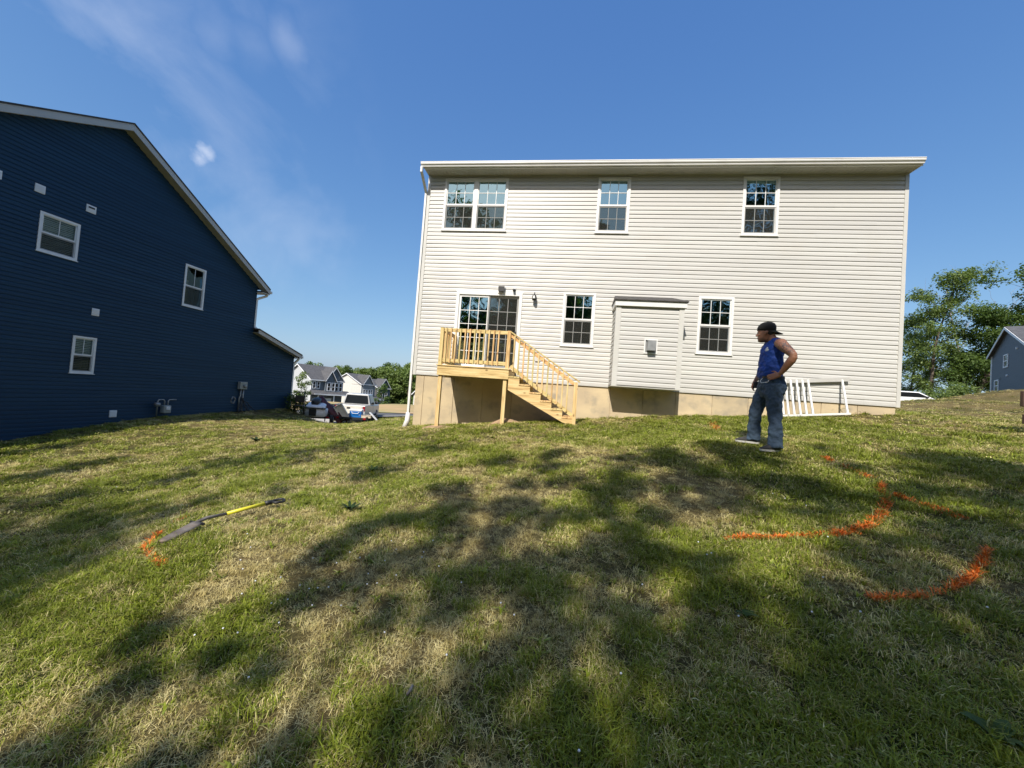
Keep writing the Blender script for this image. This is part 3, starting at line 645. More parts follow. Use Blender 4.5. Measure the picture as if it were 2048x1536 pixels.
for (za, zb) in ((rt - 0.092, rt - 0.003), (dzt + 0.075, dzt + 0.164)):
    MB().box(dx0 + 0.102, dx1 - 0.102, dy0 + 0.035, dy0 + 0.073, za, zb).build('rail', M['wood_x'], deck, bevel=0.002)
    MB().box(dx0 + 0.035, dx0 + 0.073, dy0 + 0.095, D - 0.112, za, zb).build('rail', M['wood_y'], deck, bevel=0.002)
for i in range(12):
    x = dx0 + 0.155 + i * 0.1215; MB().box(x, x + 0.035, dy0 - 0.001, dy0 + 0.034, dzt + 0.06, rt - 0.004).build('baluster', M['wood_z'], deck, bevel=0.002)
for i in range(7):
    y = dy0 + 0.15 + i * 0.125; MB().box(dx0 - 0.001, dx0 + 0.034, y, y + 0.035, dzt + 0.06, rt - 0.004).build('baluster', M['wood_z'], deck, bevel=0.002)
rise, run = 0.177, 0.272; sx0 = dx1 + 0.005
for yy in (dy0 + 0.01, dy0 + 0.93):
    pts = [(sx0, dzt - rise - 0.04)]
    for k in range(1, 7):
        zt_ = dzt - k * rise - 0.04; pts += [(sx0 + (k - 1) * run, zt_), (sx0 + k * run, zt_)]
    xe = sx0 + 6 * run; ze = dzt - 7 * rise + 0.02
    pts += [(xe, ze), (xe - 0.22, ze), (sx0, dzt - rise - 0.34)]
    seen = []; [seen.append(q_) for q_ in pts if q_ not in seen]
    MB().prism([(a, yy, c) for a, c in seen], (0, 0.04, 0)).build('stringer', M['wood_x'], deck)
for k in range(1, 7):
    for j in range(2):
        x = sx0 + (k - 1) * run - 0.012 + j * 0.142; z = dzt - k * rise
        MB().box(x, x + 0.137, dy0 - 0.005, dy0 + 0.985, z - 0.039, z).build('tread', M['wood_y'], deck, bevel=0.003)
nx_ = 0.24
MB().box(nx_, nx_ + 0.09, dy0 - 0.02, dy0 + 0.008, -0.70, 0.44).build('newel_post', M['wood_z'], deck, bevel=0.003)
MB().box(nx_, nx_ + 0.09, dy0 + 0.009, dy0 + 0.07, -0.70, 0.44).build('newel_post', M['wood_z'], deck, bevel=0.003)
MB().beam((dx1 - 0.03, dy0 + 0.045, rt - 0.015), (nx_ + 0.14, dy0 + 0.045, 0.45), 0.10, 0.030).build('handrail', M['wood_x'], deck, bevel=0.004)
MB().beam((dx1 - 0.01, dy0 + 0.055, rt - 0.10), (nx_ , dy0 + 0.055, 0.40), 0.038, 0.085).build('rail', M['wood_x'], deck)
MB().beam((dx1 + 0.02, dy0 + 0.055, dzt + 0.065), (nx_ , dy0 + 0.055, -0.36), 0.038, 0.085).build('rail', M['wood_x'], deck)
sl_ = (0.45 - rt + 0.015) / (nx_ + 0.14 - dx1 + 0.03)
for i in range(12):
    x = dx1 + 0.075 + i * 0.1235; zt_ = rt - 0.035 + sl_ * (x - dx1 + 0.03)
    MB().box(x, x + 0.035, dy0 + 0.0, dy0 + 0.035, zt_ - 0.90, zt_ - 0.01).build('baluster', M['wood_z'], deck, bevel=0.002)

def mound(px, py, rx, ry, h, label):
    c = ground_at(px, py); n = 26; k = 10; mb = MB(); nzr = np.random.default_rng(int(px))
    for j in range(k + 1):
        for i in range(n):
            a = 2 * pi * i / n; r_ = j / k; w = 1 + 0.18 * sin(3 * a + px) + 0.1 * sin(5 * a)
            x_, y_ = c.x + rx * r_ * w * cos(a), c.y + ry * r_ * w * sin(a)
            mb.v.append(Vector((x_, y_, gz(x_, y_) + h * (1 - r_ ** 1.4) + (0.012 * nzr.random() if j < k else -0.03))))
    for j in range(k):
        for i in range(n): i2 = (i + 1) % n; mb.f.append([j * n + i, (j + 1) * n + i, (j + 1) * n + i2, j * n + i2])
    o = mb.build('dirt_mound', M['dirt'], None, smooth=True); tag(o, label, 'dirt mound', 'dirt heaped round the deck posts')
mound(1008, 847, 0.42, 0.28, 0.13, 'larger heap of loose tan dirt at the foot of the right deck post')
mound(868, 856, 0.40, 0.24, 0.07, 'low spread of loose dirt at the foot of the left deck post')

# ================================================================== leaning vinyl railing section
rl = empty('railing_section', (0, 0, 0)); tag(rl, 'white vinyl railing section with missing balusters leaning on the foundation behind the man', 'railing')
b0 = at_y(1555, 836, D - 0.42); b1 = at_y(1700, 833.5, D - 0.42); t0 = at_y(1565, 762, D - 0.07); t1 = at_y(1692, 761, D - 0.07)
b0.z += 0.05; b1.z += 0.07
MB().beam(b0, b1, 0.06, 0.045).build('bottom_rail', M['white'], rl, bevel=0.004)
MB().beam((t0.x - 0.1, D - 0.075, t0.z - 0.02), (t1.x + 0.06, D - 0.075, t1.z + 0.03), 0.06, 0.10).build('top_rail', M['fascia'], rl, bevel=0.004)  # white rail too; its shade is painted in with the greyed trim colour
bx = [1567, 1577, 1588.5, 1601, 1613, 1626, 1695.5]; tx = [1561, 1570, 1580.5, 1592.5, 1604, 1615.5, 1684]
for a, c in zip(bx, tx):
    P0 = at_y(a, 834, D - 0.43); P1 = at_y(c, 760, D - 0.10); P0.z += 0.06
    MB().beam(P0, P1, 0.038, 0.038, up=(0, 1, 0)).build('baluster', M['white'], rl, bevel=0.003)

# ================================================================== the navy house
XB = -14.2
WN = Wall((XB, 0, 0), (0, 1, 0), (1, 0, 0))
nh = empty('house', (0, 0, 0)); tag(nh, 'tall navy blue sided house with white rake boards and a low lean-to at its front', 'house')
pk = at_x(249, 262, XB); re = at_x(513.6, 573, XB); lf = at_x(0, 226, XB)
sR = (re.z - pk.z) / (re.y - pk.y); sL = (pk.z - lf.z) / (pk.y - lf.y)
yR = 15.72; yU = at_x(503, 668, XB).y; LT = at_x(505, 666, XB); LB = at_x(587, 714, XB); yF = LB.y
yBk = 1.2
def nspan(z):
    if z < LB.z: return (yBk, yF)
    if z < LT.z: return (yBk, min(yF, yR + (LT.z - z) / (LT.z - LB.z) * (yF - yR)))
    r_ = min(yR, pk.y + (z - pk.z) / sR); l_ = max(yBk, pk.y - (pk.z - z) / sL)
    return (l_, r_) if z < pk.z - 0.02 and r_ > l_ else None
def wrect(y0f, y1f, z0f, z1f): return (y0f * 14.2, y1f * 14.2, z0f * 14.2, z1f * 14.2)
w1 = wrect(.588, .649, .2085, .284); w2 = wrect(.8705, .929, .1735, .2835); w3 = wrect(.6565, .697, -.0185, .0585)
ins = lambda w: (w[0] + 0.03, w[1] - 0.03, w[2] + 0.03, w[3] - 0.03)
ZN = -2.464
siding(WN, nh, ZN, 90, nspan, [ins(w1), ins(w2), ins(w3)], M['blue'], seam=8.5)
window(WN, nh, *w1, cols=2, rows=1, lower=(1, 1), blinds=True, m='white_cool', screen=True)
window(WN, nh, *w2, cols=2, rows=1, lower=(1, 1), m='white_cool', curtain=[(w2[0] + 0.1, w2[0] + 0.3, w2[2] + 0.1, w2[2] + 1.0)])
window(WN, nh, *w3, cols=2, rows=1, lower=(1, 1), blinds=True, m='white_cool', trim=0.055)
fill_wall(WN, yBk, yR, -2.6, LT.z, [ins(w1), ins(w2), ins(w3)], M['blue'], nh)
def polywall(pts, x, d, m, parent, name): return MB().prism([(x, a, c) for a, c in pts], (d, 0, 0)).build(name, m, parent)
zb0 = pk.z - (pk.y - yBk) * sL
fw = MB(); zz = LT.z
while zz < pk.z - 0.2:
    s_ = nspan(zz + 0.2)
    if s_:
        us = [s_[0], s_[1]]
        cuts = [w for w in (ins(w1), ins(w2)) if w[2] < zz + 0.2 and w[3] > zz]
        segs = [(s_[0], s_[1])]
        for w in cuts: segs = [q_ for a, c in segs for q_ in ((a, min(c, w[0])), (max(a, w[1]), c)) if q_[1] > q_[0]]
        for a, c in segs: WN.box(fw, a, c, -0.12, -0.03, zz, zz + 0.2)
    zz += 0.2
fw.build('sheathing', M['blue'], nh, recalc=False)
polywall([(yR, LT.z), (yF, LB.z), (yF, -2.6), (yR, -2.6)], XB - 0.12, 0.116, M['blue'], nh, 'sheathing')
mb = MB(); mb.box(XB - 9, XB - 0.13, yF - 0.06, yF, -3.4, LB.z); mb.box(XB - 9, XB - 0.13, yR - 0.06, yR, LB.z, re.z + 0.1); mb.box(XB - 9, XB - 0.13, yBk, yBk + 0.06, -3.4, zb0); mb.build('wall', M['blue'], nh)
for (yy, za, zb) in ((yF, -3.0, LB.z + 0.02), (yR, LT.z + 0.02, re.z + 0.05)):
    mb = MB(); WN.box(mb, yy - 0.002, yy + 0.02, -0.09, 0.027, za, zb); mb.build('corner_post', M['blue'], nh)
fd = MB(); WN.box(fd, yBk, yF + 0.005, -0.12, 0.001, -3.4, ZN - 0.005); fd.build('foundation', M['grey_box'], nh)
# rake boards, soffits and roofs; the overhang reaches 0.33 m out of the wall
OV = 0.34
def rake(a, b_, h=0.20, name='rake_board'):
    A = Vector((XB + OV, *a)); B = Vector((XB + OV, *b_)); MB().prism([A, B, B + Vector((0, 0, h)), A + Vector((0, 0, h))], (-0.03, 0, 0)).build(name, M['fascia'], nh)
    MB().prism([A + Vector((-0.031, 0, 0.03)), B + Vector((-0.031, 0, 0.03)), B + Vector((-0.031, 0, 0.045)), A + Vector((-0.031, 0, 0.045))], (-OV + 0.03, 0, 0)).build('soffit', M['soffit'], nh)
    MB().prism([A + Vector((0.02, 0, h)), B + Vector((0.02, 0, h)), B + Vector((0.02, 0, h + 0.05)), A + Vector((0.02, 0, h + 0.05))], (-9.5, 0, 0)).build('roof', M['shingle'], nh)
eR = (yR + 0.42, pk.z + sR * (yR + 0.42 - pk.y)); eL = (yBk - 0.4, pk.z - sL * (pk.y - yBk + 0.4))
rake((pk.y, pk.z), eR); rake(eL, (pk.y, pk.z)); rake((yR - 0.02, LT.z + 0.0), (yF + 0.22, LB.z - 0.22 * (LT.z - LB.z) / (yF - yR)), 0.17)
# eave returns, gutters and downspouts
MB().box(XB - 9, XB + OV, eR[0] - 0.44, eR[0] - 0.01, eR[1] - 0.03, eR[1] + 0.0).build('eave_soffit', M['fascia'], nh)
MB().box(XB - 9, XB + OV + 0.02, eR[0], eR[0] + 0.12, eR[1] + 0.05, eR[1] + 0.17).build('gutter', M['gutter'], nh, bevel=0.02)
lz = LB.z - 0.22 * (LT.z - LB.z) / (yF - yR)
MB().box(XB - 9, XB + OV, yF + 0.222, yF + 0.33, lz + 0.03, lz + 0.15).build('gutter', M['gutter'], nh, bevel=0.02)
MB().box(XB - 9, XB + OV - 0.04, yF + 0.0, yF + 0.22, lz - 0.02, lz + 0.0).build('eave_soffit', M['fascia'], nh)
rect_pipe([(XB + 0.16, eR[0] + 0.06, eR[1] + 0.05), (XB + 0.14, eR[0] + 0.02, eR[1] - 0.08), (XB + 0.0, yR + 0.06, eR[1] - 0.32), (XB + 0.0, yR + 0.06, LT.z + 0.30), (XB + 0.05, yR + 0.25, LT.z + 0.16)], 0.09, 0.07, M['gutter'], nh, ref=(1, 0, 0))
rect_pipe([(XB + 0.12, yF + 0.27, lz + 0.03), (XB + 0.10, yF + 0.24, lz - 0.06), (XB + 0.0, yF + 0.06, lz - 0.30), (XB + 0.0, yF + 0.06, -1.75)], 0.09, 0.07, M['gutter'], nh, ref=(1, 0, 0))
for (x0, y0, x1, y1, kind_) in ((69, 366, 89, 384, 0), (172, 408, 190, 431, 1), (183, 615, 197, 628, 0), (218, 820.5, 231.5, 832.5, 0), (-14, 336, 2, 353, 0)):
    a = at_x(x0, y0, XB); c = at_x(x1, y1, XB); u0_, u1_ = a.y, c.y; z1_ = (a.z + at_x(x1, y0 + (x1 - x0) * 0.3 * (1 if y0 < 700 else 0), XB).z) / 2; z0_ = z1_ - 0.22
    mb = MB(); WN.box(mb, u0_, u1_, 0, 0.035, z0_, z1_); v = mb.build('vent_cover', M['white_cool'], nh, bevel=0.008)
    mb = MB()
    for i in range(3): WN.box(mb, u0_ + 0.03, u1_ - 0.03, 0.036, 0.045, z0_ + 0.04 + i * 0.055, z0_ + 0.065 + i * 0.055)
    mb.build('louvre', M['white_cool'], v)
    if kind_: mb = MB(); WN.box(mb, u0_ + 0.04, u1_ - 0.05, 0.046, 0.052, z1_ - 0.10, z1_ - 0.05); mb.build('opening', M['black'], v)
# electric meter with conduits and its tangle at the ground
c = at_x(482, 771, XB); em = empty('electric_meter', (XB, c.y, c.z)); tag(em, 'grey electric meter box with conduits on the navy wall', 'electric meter')
def lw(o): return o
MB().box(0.02, 0.16, -0.20, 0.18, -0.16, 0.17).build('box', M['grey_box'], em, bevel=0.01)
MB().tube([(0.16, 0.03, -0.02), (0.21, 0.03, -0.02), (0.23, 0.03, -0.02)], [0.08, 0.08, 0.06], 14).build('meter_glass', M['grey_metal'], em, smooth=True)
gb = gz(XB + 0.1, c.y) - c.z
MB().tube([(0.08, -0.07, -0.16), (0.08, -0.07, -0.45), (0.08, -0.12, -0.55), (0.08, -0.12, gb)], 0.03, 8).build('conduit', M['grey_metal'], em, smooth=True)
MB().tube([(0.08, 0.06, -0.16), (0.08, 0.06, -0.5), (0.10, 0.0, -0.7), (0.12, 0.02, gb)], 0.035, 8).build('conduit', M['grey_metal'], em, smooth=True)
tg = MB()
for i in range(9):
    a = random.uniform(-0.2, 0.3); P = [(0.10, 0.0 + a * 0.2, -0.55)]
    for k in range(1, 7): P.append((0.10 + 0.05 * k + random.uniform(-0.05, 0.05), a * k / 3 + random.uniform(-0.08, 0.1), -0.55 + (gb + 0.55) * (k / 6) ** 0.8 + random.uniform(-0.04, 0.06)))
    tg.tube(P, 0.014, 6)
tg.build('cable', M['black'], em, smooth=True)
for i, r_ in enumerate((0.15, 0.12, 0.09)):
    pass
c = at_x(465, 800, XB); mb = MB()
for r_ in (0.15, 0.13, 0.10): mb.tube([(XB + 0.03 + 0.02 * sin(a * 3), c.y + r_ * 0.8 * cos(a), c.z + r_ * sin(a)) for a in np.linspace(0, 2 * pi, 19)], 0.009, 5)
tag(mb.build('cable_coil', M['grey_metal'], None, smooth=True), 'coil of grey cable hanging on the navy wall left of the electric meter', 'cable')
# gas meter
c = at_x(322, 822, XB); gz_ = gz(XB + 0.2, c.y); gm = empty('gas_meter', (XB, c.y, gz_)); tag(gm, 'grey gas meter with bent pipes low on the navy wall', 'gas meter'); h = c.z - gz_
MB().tube([(0.18, -0.30, 0), (0.18, -0.30, 0.55), (0.18, -0.26, 0.62), (0.18, -0.10, 0.62), (0.18, -0.06, 0.56), (0.18, -0.06, 0.42)], 0.022, 8).build('inlet_pipe', M['grey_metal'], gm, smooth=True)
MB().tube([(0.18, 0.06, 0.42), (0.18, 0.06, 0.56), (0.18, 0.10, 0.62), (0.18, 0.34, 0.62), (0.02, 0.36, 0.62)], 0.022, 8).build('outlet_pipe', M['grey_metal'], gm, smooth=True)
MB().box(0.09, 0.27, -0.13, 0.13, 0.14, 0.42).build('body', M['grey_box'], gm, bevel=0.03)
MB().box(0.271, 0.30, -0.07, 0.07, 0.26, 0.38).build('dial', M['white_cool'], gm, bevel=0.01)
MB().tube([(0.18, -0.36, 0.45), (0.18, -0.24, 0.45)], 0.075, 12).build('regulator', M['grey_metal'], gm, smooth=True)

# ================================================================== the man
pe = ray(1528, 893) * 5.28
PX, PY = float(pe[0]), float(pe[1]); PZ = gz(PX, PY)
man = empty('person', (PX, PY, PZ), math.atan2(0.43, -0.903))
tag(man, 'man in sleeveless blue shirt, jeans and backwards cap, hand on hip, facing left', 'person')
MW = Matrix.Translation((PX, PY, PZ)) @ Matrix.Rotation(math.atan2(0.43, -0.903), 4, 'Z')
def foot_z(x, y): w = MW @ Vector((x, y, 0)); return gz(w.x, w.y) - PZ + 0.015
TH = radians(28)
def ring(x, y, z, a, b_, yaw=TH, ex=2.3, tilt=0.0):
    return ((x, y, z), (a * cos(yaw), a * sin(yaw), tilt), (-b_ * sin(yaw), b_ * cos(yaw), 0), ex)
def skinmat(name, tattoo):
    m, t, b = newmat(name); b.inputs['Roughness'].default_value = 0.5; b.inputs['Subsurface Weight'].default_value = 0.05
    tcn = N(t, 'ShaderNodeTexCoord'); n = N(t, 'ShaderNodeTexNoise'); n.inputs['Scale'].default_value = 9; t.links.new(tcn.outputs['Object'], n.inputs['Vector'])
    mx = N(t, 'ShaderNodeMixRGB'); mx.inputs['Color1'].default_value = (0.33, 0.155, 0.085, 1); mx.inputs['Color2'].default_value = (0.25, 0.11, 0.06, 1)
    t.links.new(n.outputs['Fac'], mx.inputs['Fac']); out = mx.outputs[0]
    if tattoo:      # dark ink on the outside of the left upper arm
        vd = N(t, 'ShaderNodeVectorMath', operation='DISTANCE'); vd.inputs[1].default_value = (-0.17, 0.31, 1.335); t.links.new(tcn.outputs['Object'], vd.inputs[0])
        r1 = N(t, 'ShaderNodeMapRange'); r1.inputs['From Min'].default_value = 0.13; r1.inputs['From Max'].default_value = 0.08; t.links.new(vd.outputs['Value'], r1.inputs['Value'])
        n2 = N(t, 'ShaderNodeTexNoise'); n2.inputs['Scale'].default_value = 34; n2.inputs['Detail'].default_value = 3; n2.inputs['Distortion'].default_value = 1.6; t.links.new(tcn.outputs['Object'], n2.inputs['Vector'])
        r2 = N(t, 'ShaderNodeMapRange'); r2.inputs['From Min'].default_value = 0.44; r2.inputs['From Max'].default_value = 0.54; t.links.new(n2.outputs['Fac'], r2.inputs['Value'])
        mm = N(t, 'ShaderNodeMath', operation='MULTIPLY'); t.links.new(r1.outputs['Result'], mm.inputs[0]); t.links.new(r2.outputs['Result'], mm.inputs[1])
        m2 = N(t, 'ShaderNodeMath', operation='MULTIPLY'); m2.inputs[1].default_value = 0.75; t.links.new(mm.outputs[0], m2.inputs[0])
        mi = N(t, 'ShaderNodeMixRGB'); mi.inputs['Color2'].default_value = (0.03, 0.035, 0.04, 1); t.links.new(m2.outputs[0], mi.inputs['Fac']); t.links.new(out, mi.inputs['Color1']); out = mi.outputs[0]
        # stubble on jaw and chin
        sd = N(t, 'ShaderNodeVectorMath', operation='DISTANCE'); sd.inputs[1].default_value = (0.085, 0.0, 1.475); t.links.new(tcn.outputs['Object'], sd.inputs[0])
        r3 = N(t, 'ShaderNodeMapRange'); r3.inputs['From Min'].default_value = 0.080; r3.inputs['From Max'].default_value = 0.055; r3.inputs['To Max'].default_value = 0.6; t.links.new(sd.outputs['Value'], r3.inputs['Value'])
        mj = N(t, 'ShaderNodeMixRGB'); mj.inputs['Color2'].default_value = (0.03, 0.02, 0.015, 1); t.links.new(r3.outputs['Result'], mj.inputs['Fac']); t.links.new(out, mj.inputs['Color1']); out = mj.outputs[0]
    t.links.new(out, b.inputs['Base Color']); return m
M['skin'] = skinmat('tanned_skin', True)
M['shirt'] = mat('blue_jersey', (0.003, 0.045, 0.27), 0.75, (0.003, 0.034, 0.21), 5, (1, 1, 0.35), bump=0.6, bscale=14)
M['jeans'] = mat('denim', (0.024, 0.045, 0.078), 0.85, (0.052, 0.085, 0.125), 4.5, (1, 1, 0.6), bump=0.9, bscale=11, dirt=((0.11, 0.135, 0.16), 3.2, 0.45))
M['cap'] = mat('dark_cap_cloth', (0.010, 0.009, 0.007), 0.9, (0.016, 0.015, 0.012), 8)
M['cap_mesh'] = mat('olive_cap_panel', (0.05, 0.048, 0.032), 0.9)
M['shoe'] = mat('shoe_suede', (0.022, 0.022, 0.022), 0.8, (0.045, 0.043, 0.04), 14)
M['sole'] = mat('shoe_sole', (0.62, 0.60, 0.56), 0.6)
M['leather'] = mat('black_leather', (0.015, 0.013, 0.012), 0.5)
def remesh(o, vox, smooth=3, disp=None):
    r_ = o.modifiers.new('remesh', 'REMESH'); r_.mode = 'VOXEL'; r_.voxel_size = vox; r_.use_smooth_shade = True
    if smooth: s_ = o.modifiers.new('smooth', 'SMOOTH'); s_.iterations = smooth; s_.factor = 0.5
    if disp:
        tx = bpy.data.textures.new('folds', 'CLOUDS'); tx.noise_scale = disp[1]; tx.noise_depth = 2
        d = o.modifiers.new('folds', 'DISPLACE'); d.texture = tx; d.strength = disp[0]; d.mid_level = 0.5; d.texture_coords = 'LOCAL'
    return o
zl, zr = foot_z(-0.12, 0.13), foot_z(0.16, -0.13)
body = MB()
# torso under the clothes, neck, head
body.loft([ring(-0.05, 0, 0.86, 0.105, 0.15), ring(-0.03, 0, 1.0, 0.105, 0.15), ring(-0.03, 0, 1.15, 0.10, 0.145), ring(-0.03, 0, 1.32, 0.10, 0.155), ring(-0.045, 0, 1.42, 0.075, 0.15), ring(-0.045, 0, 1.47, 0.05, 0.07)])
body.tube([(-0.06, 0, 1.40), (-0.045, 0, 1.47), (0.0, 0, 1.55)], [0.075, 0.064, 0.060], 14)
for (y0, s_) in ((1, 1), (-1, -1)): body.tube([(-0.05, 0, 1.50), (-0.05 - 0.05 * s_, 0.10 * y0, 1.455), (-0.05 - 0.075 * s_, 0.17 * y0, 1.425)], [0.045, 0.05, 0.05], 12)
HX = 0.045
body.loft([((HX + 0.035, 0, 1.462), (0.035, 0, 0), (0, 0.028, 0), 2), ((HX + 0.028, 0, 1.475), (0.062, 0, 0), (0, 0.044, 0), 2.2), ((HX + 0.012, 0, 1.505), (0.082, 0, 0), (0, 0.058, 0), 2.3),
           ((HX, 0, 1.545), (0.093, 0, 0), (0, 0.068, 0), 2.3), ((HX - 0.004, 0, 1.59), (0.100, 0, 0), (0, 0.075, 0), 2.3), ((HX - 0.006, 0, 1.635), (0.103, 0, 0), (0, 0.078, 0), 2.2),
           ((HX - 0.008, 0, 1.675), (0.092, 0, 0), (0, 0.070, 0), 2.1), ((HX - 0.008, 0, 1.705), (0.06, 0, 0), (0, 0.046, 0), 2)])
fx = HX + 0.092
body.loft([((fx + 0.012, 0, 1.545), (0.012, 0, 0), (0, 0.016, 0), 2), ((fx + 0.016, 0, 1.553), (0.018, 0, 0), (0, 0.019, 0), 2), ((fx + 0.008, 0, 1.575), (0.013, 0, 0), (0, 0.010, 0), 2), ((fx + 0.001, 0, 1.602), (0.010, 0, 0), (0, 0.009, 0), 2)])
body.ball((fx + 0.0, 0, 1.612), (0.012, 0.05, 0.010)); body.ball((fx - 0.002, 0, 1.527), (0.014, 0.026, 0.007)); body.ball((fx - 0.004, 0, 1.512), (0.014, 0.024, 0.008)); body.ball((fx - 0.018, 0, 1.48), (0.02, 0.022, 0.016))
for s_ in (1, -1):
    body.ball((fx - 0.018, 0.036 * s_, 1.56), (0.018, 0.02, 0.018))
    body.loft([((0.048, 0.072 * s_, 1.558), (0.010, 0, 0), (0, 0.008, 0), 2), ((0.042, 0.082 * s_, 1.575), (0.016, 0, 0), (0, 0.008, 0), 2), ((0.038, 0.086 * s_, 1.598), (0.020, 0, 0), (0, 0.008, 0), 2), ((0.040, 0.082 * s_, 1.612), (0.012, 0, 0), (0, 0.007, 0), 2)])
# arms
def limb(pts, rs, n=16): body.tube(pts, rs, n)
limb([(-0.100, 0.160, 1.425), (-0.125, 0.20, 1.412), (-0.150, 0.235, 1.375), (-0.19, 0.275, 1.325), (-0.230, 0.310, 1.278), (-0.255, 0.330, 1.245), (-0.258, 0.330, 1.215), (-0.240, 0.318, 1.175), (-0.205, 0.293, 1.12), (-0.170, 0.268, 1.06), (-0.135, 0.245, 1.005)], [0.060, 0.070, 0.067, 0.060, 0.052, 0.047, 0.048, 0.051, 0.046, 0.036, 0.027])
body.ball((-0.262, 0.336, 1.238), 0.040)
limb([(0.01, -0.165, 1.425), (0.03, -0.20, 1.41), (0.03, -0.24, 1.36), (0.02, -0.29, 1.26), (0.02, -0.315, 1.18)], [0.060, 0.066, 0.060, 0.048, 0.042])
limb([(0.02, -0.315, 1.18), (0.055, -0.30, 1.11), (0.10, -0.26, 1.02), (0.14, -0.225, 0.945)], [0.046, 0.050, 0.038, 0.028])
# left hand resting on the belt: palm, thumb back, four bent fingers forward
def hand(w, fwd, out, s_=1.0):
    w, fwd, out = Vector(w), Vector(fwd).normalized(), Vector(out).normalized(); side = fwd.cross(out).normalized()
    body.loft([(w - fwd * 0.01, tuple(side * 0.026), tuple(out * 0.020), 2.2), (w + fwd * 0.03, tuple(side * 0.036), tuple(out * 0.018), 2.6), (w + fwd * 0.075, tuple(side * 0.042), tuple(out * 0.015), 2.8), (w + fwd * 0.095, tuple(side * 0.040), tuple(out * 0.012), 2.6)])
    for i, (o_, ln_) in enumerate(((0.031, 0.070), (0.011, 0.078), (-0.010, 0.073), (-0.030, 0.057))):
        b0_ = w + fwd * 0.088 + side * o_; d2 = (fwd + side * o_ * 2.0).normalized(); k1 = b0_ + d2 * ln_ * 0.5; k2 = k1 + (d2 * 0.75 - out * 0.55).normalized() * ln_ * 0.3; k3 = k2 + (d2 * 0.45 - out * 0.8).normalized() * ln_ * 0.28
        body.tube([b0_ - d2 * 0.015, k1, k2, k3], [0.0095, 0.0088, 0.008, 0.0068], 8)
    t0_ = w + fwd * 0.025 + side * 0.028; t1_ = t0_ + (fwd * 0.6 + side * 0.8).normalized() * 0.04; body.tube([t0_, t1_, t1_ + (fwd * 0.85 + side * 0.35 - out * 0.3).normalized() * 0.035], [0.013, 0.011, 0.0085], 8)
hand((-0.13, 0.242, 0.995), (0.93, -0.28, -0.30), (0.18, 0.95, 0.1))
hand((0.145, -0.22, 0.94), (0.25, 0.30, -0.92), (0.85, -0.4, 0.1))
# legs inside the jeans
body.tube([(-0.055, 0.085, 0.88), (-0.075, 0.10, 0.68), (-0.10, 0.11, 0.48), (-0.115, 0.12, 0.28), (-0.12, 0.13, zl + 0.10)], [0.075, 0.07, 0.05, 0.045, 0.033], 12)
body.tube([(0.0, -0.085, 0.88), (0.07, -0.10, 0.68), (0.12, -0.115, 0.50), (0.125, -0.12, 0.28), (0.13, -0.13, zr + 0.10)], [0.075, 0.07, 0.05, 0.045, 0.033], 12)
bo = remesh(body.build('body', M['skin'], man, smooth=True, recalc=True), 0.0055, 2)
# eyes
for s_ in (1, -1): MB().ball((fx - 0.014, 0.031 * s_, 1.590), 0.0095).build('eye', M['leather'], man, smooth=True)
hr = MB(); hr.loft([((HX - 0.035, 0, 1.535), (0.045, 0, 0), (0, 0.055, 0), 2), ((HX - 0.030, 0, 1.58), (0.072, 0, 0), (0, 0.078, 0), 2.2), ((HX - 0.012, 0, 1.625), (0.094, 0, 0), (0, 0.083, 0), 2.2)])
remesh(hr.build('hair', M['leather'], man, smooth=True), 0.006, 2)
cp = MB(); cx = HX - 0.005
cp.loft([((cx + 0.002, 0, 1.618), (0.112, 0, 0.012), (0, 0.088, 0), 2.2), ((cx, 0, 1.655), (0.113, 0, 0.006), (0, 0.089, 0), 2.2), ((cx - 0.004, 0, 1.69), (0.107, 0, 0), (0, 0.084, 0), 2.1), ((cx - 0.008, 0, 1.722), (0.085, 0, 0), (0, 0.068, 0), 2.1), ((cx - 0.01, 0, 1.742), (0.05, 0, 0), (0, 0.04, 0), 2), ((cx - 0.01, 0, 1.749), (0.012, 0, 0), (0, 0.012, 0), 2)])
cp.ball((cx - 0.01, 0, 1.751), 0.008)
cap = cp.build('cap', M['cap'], man, smooth=True)
br = MB(); k = 12; rows_ = 5
for j in range(rows_):
    for i in range(k + 1):
        a = pi / 2 + pi * i / k + 0.12; rr = 1.0 + j / (rows_ - 1) * 0.85 * max(0.0, sin(pi * i / k)) ** 0.6
        x_ = cx + 0.105 * rr * cos(a); y_ = 0.085 * (1 + 0.12 * (rr - 1)) * sin(a); br.v.append(Vector((x_, y_, 1.622 - 0.55 * (rr - 1) * 0.10 - 0.35 * y_ * y_ / 0.09 * 0.10)))
for j in range(rows_ - 1):
    for i in range(k): a = j * (k + 1) + i; br.f.append([a, a + 1, a + k + 2, a + k + 1])
b_o = br.build('brim', M['cap_mesh'], cap, smooth=True); sd_ = b_o.modifiers.new('thick', 'SOLIDIFY'); sd_.thickness = 0.005
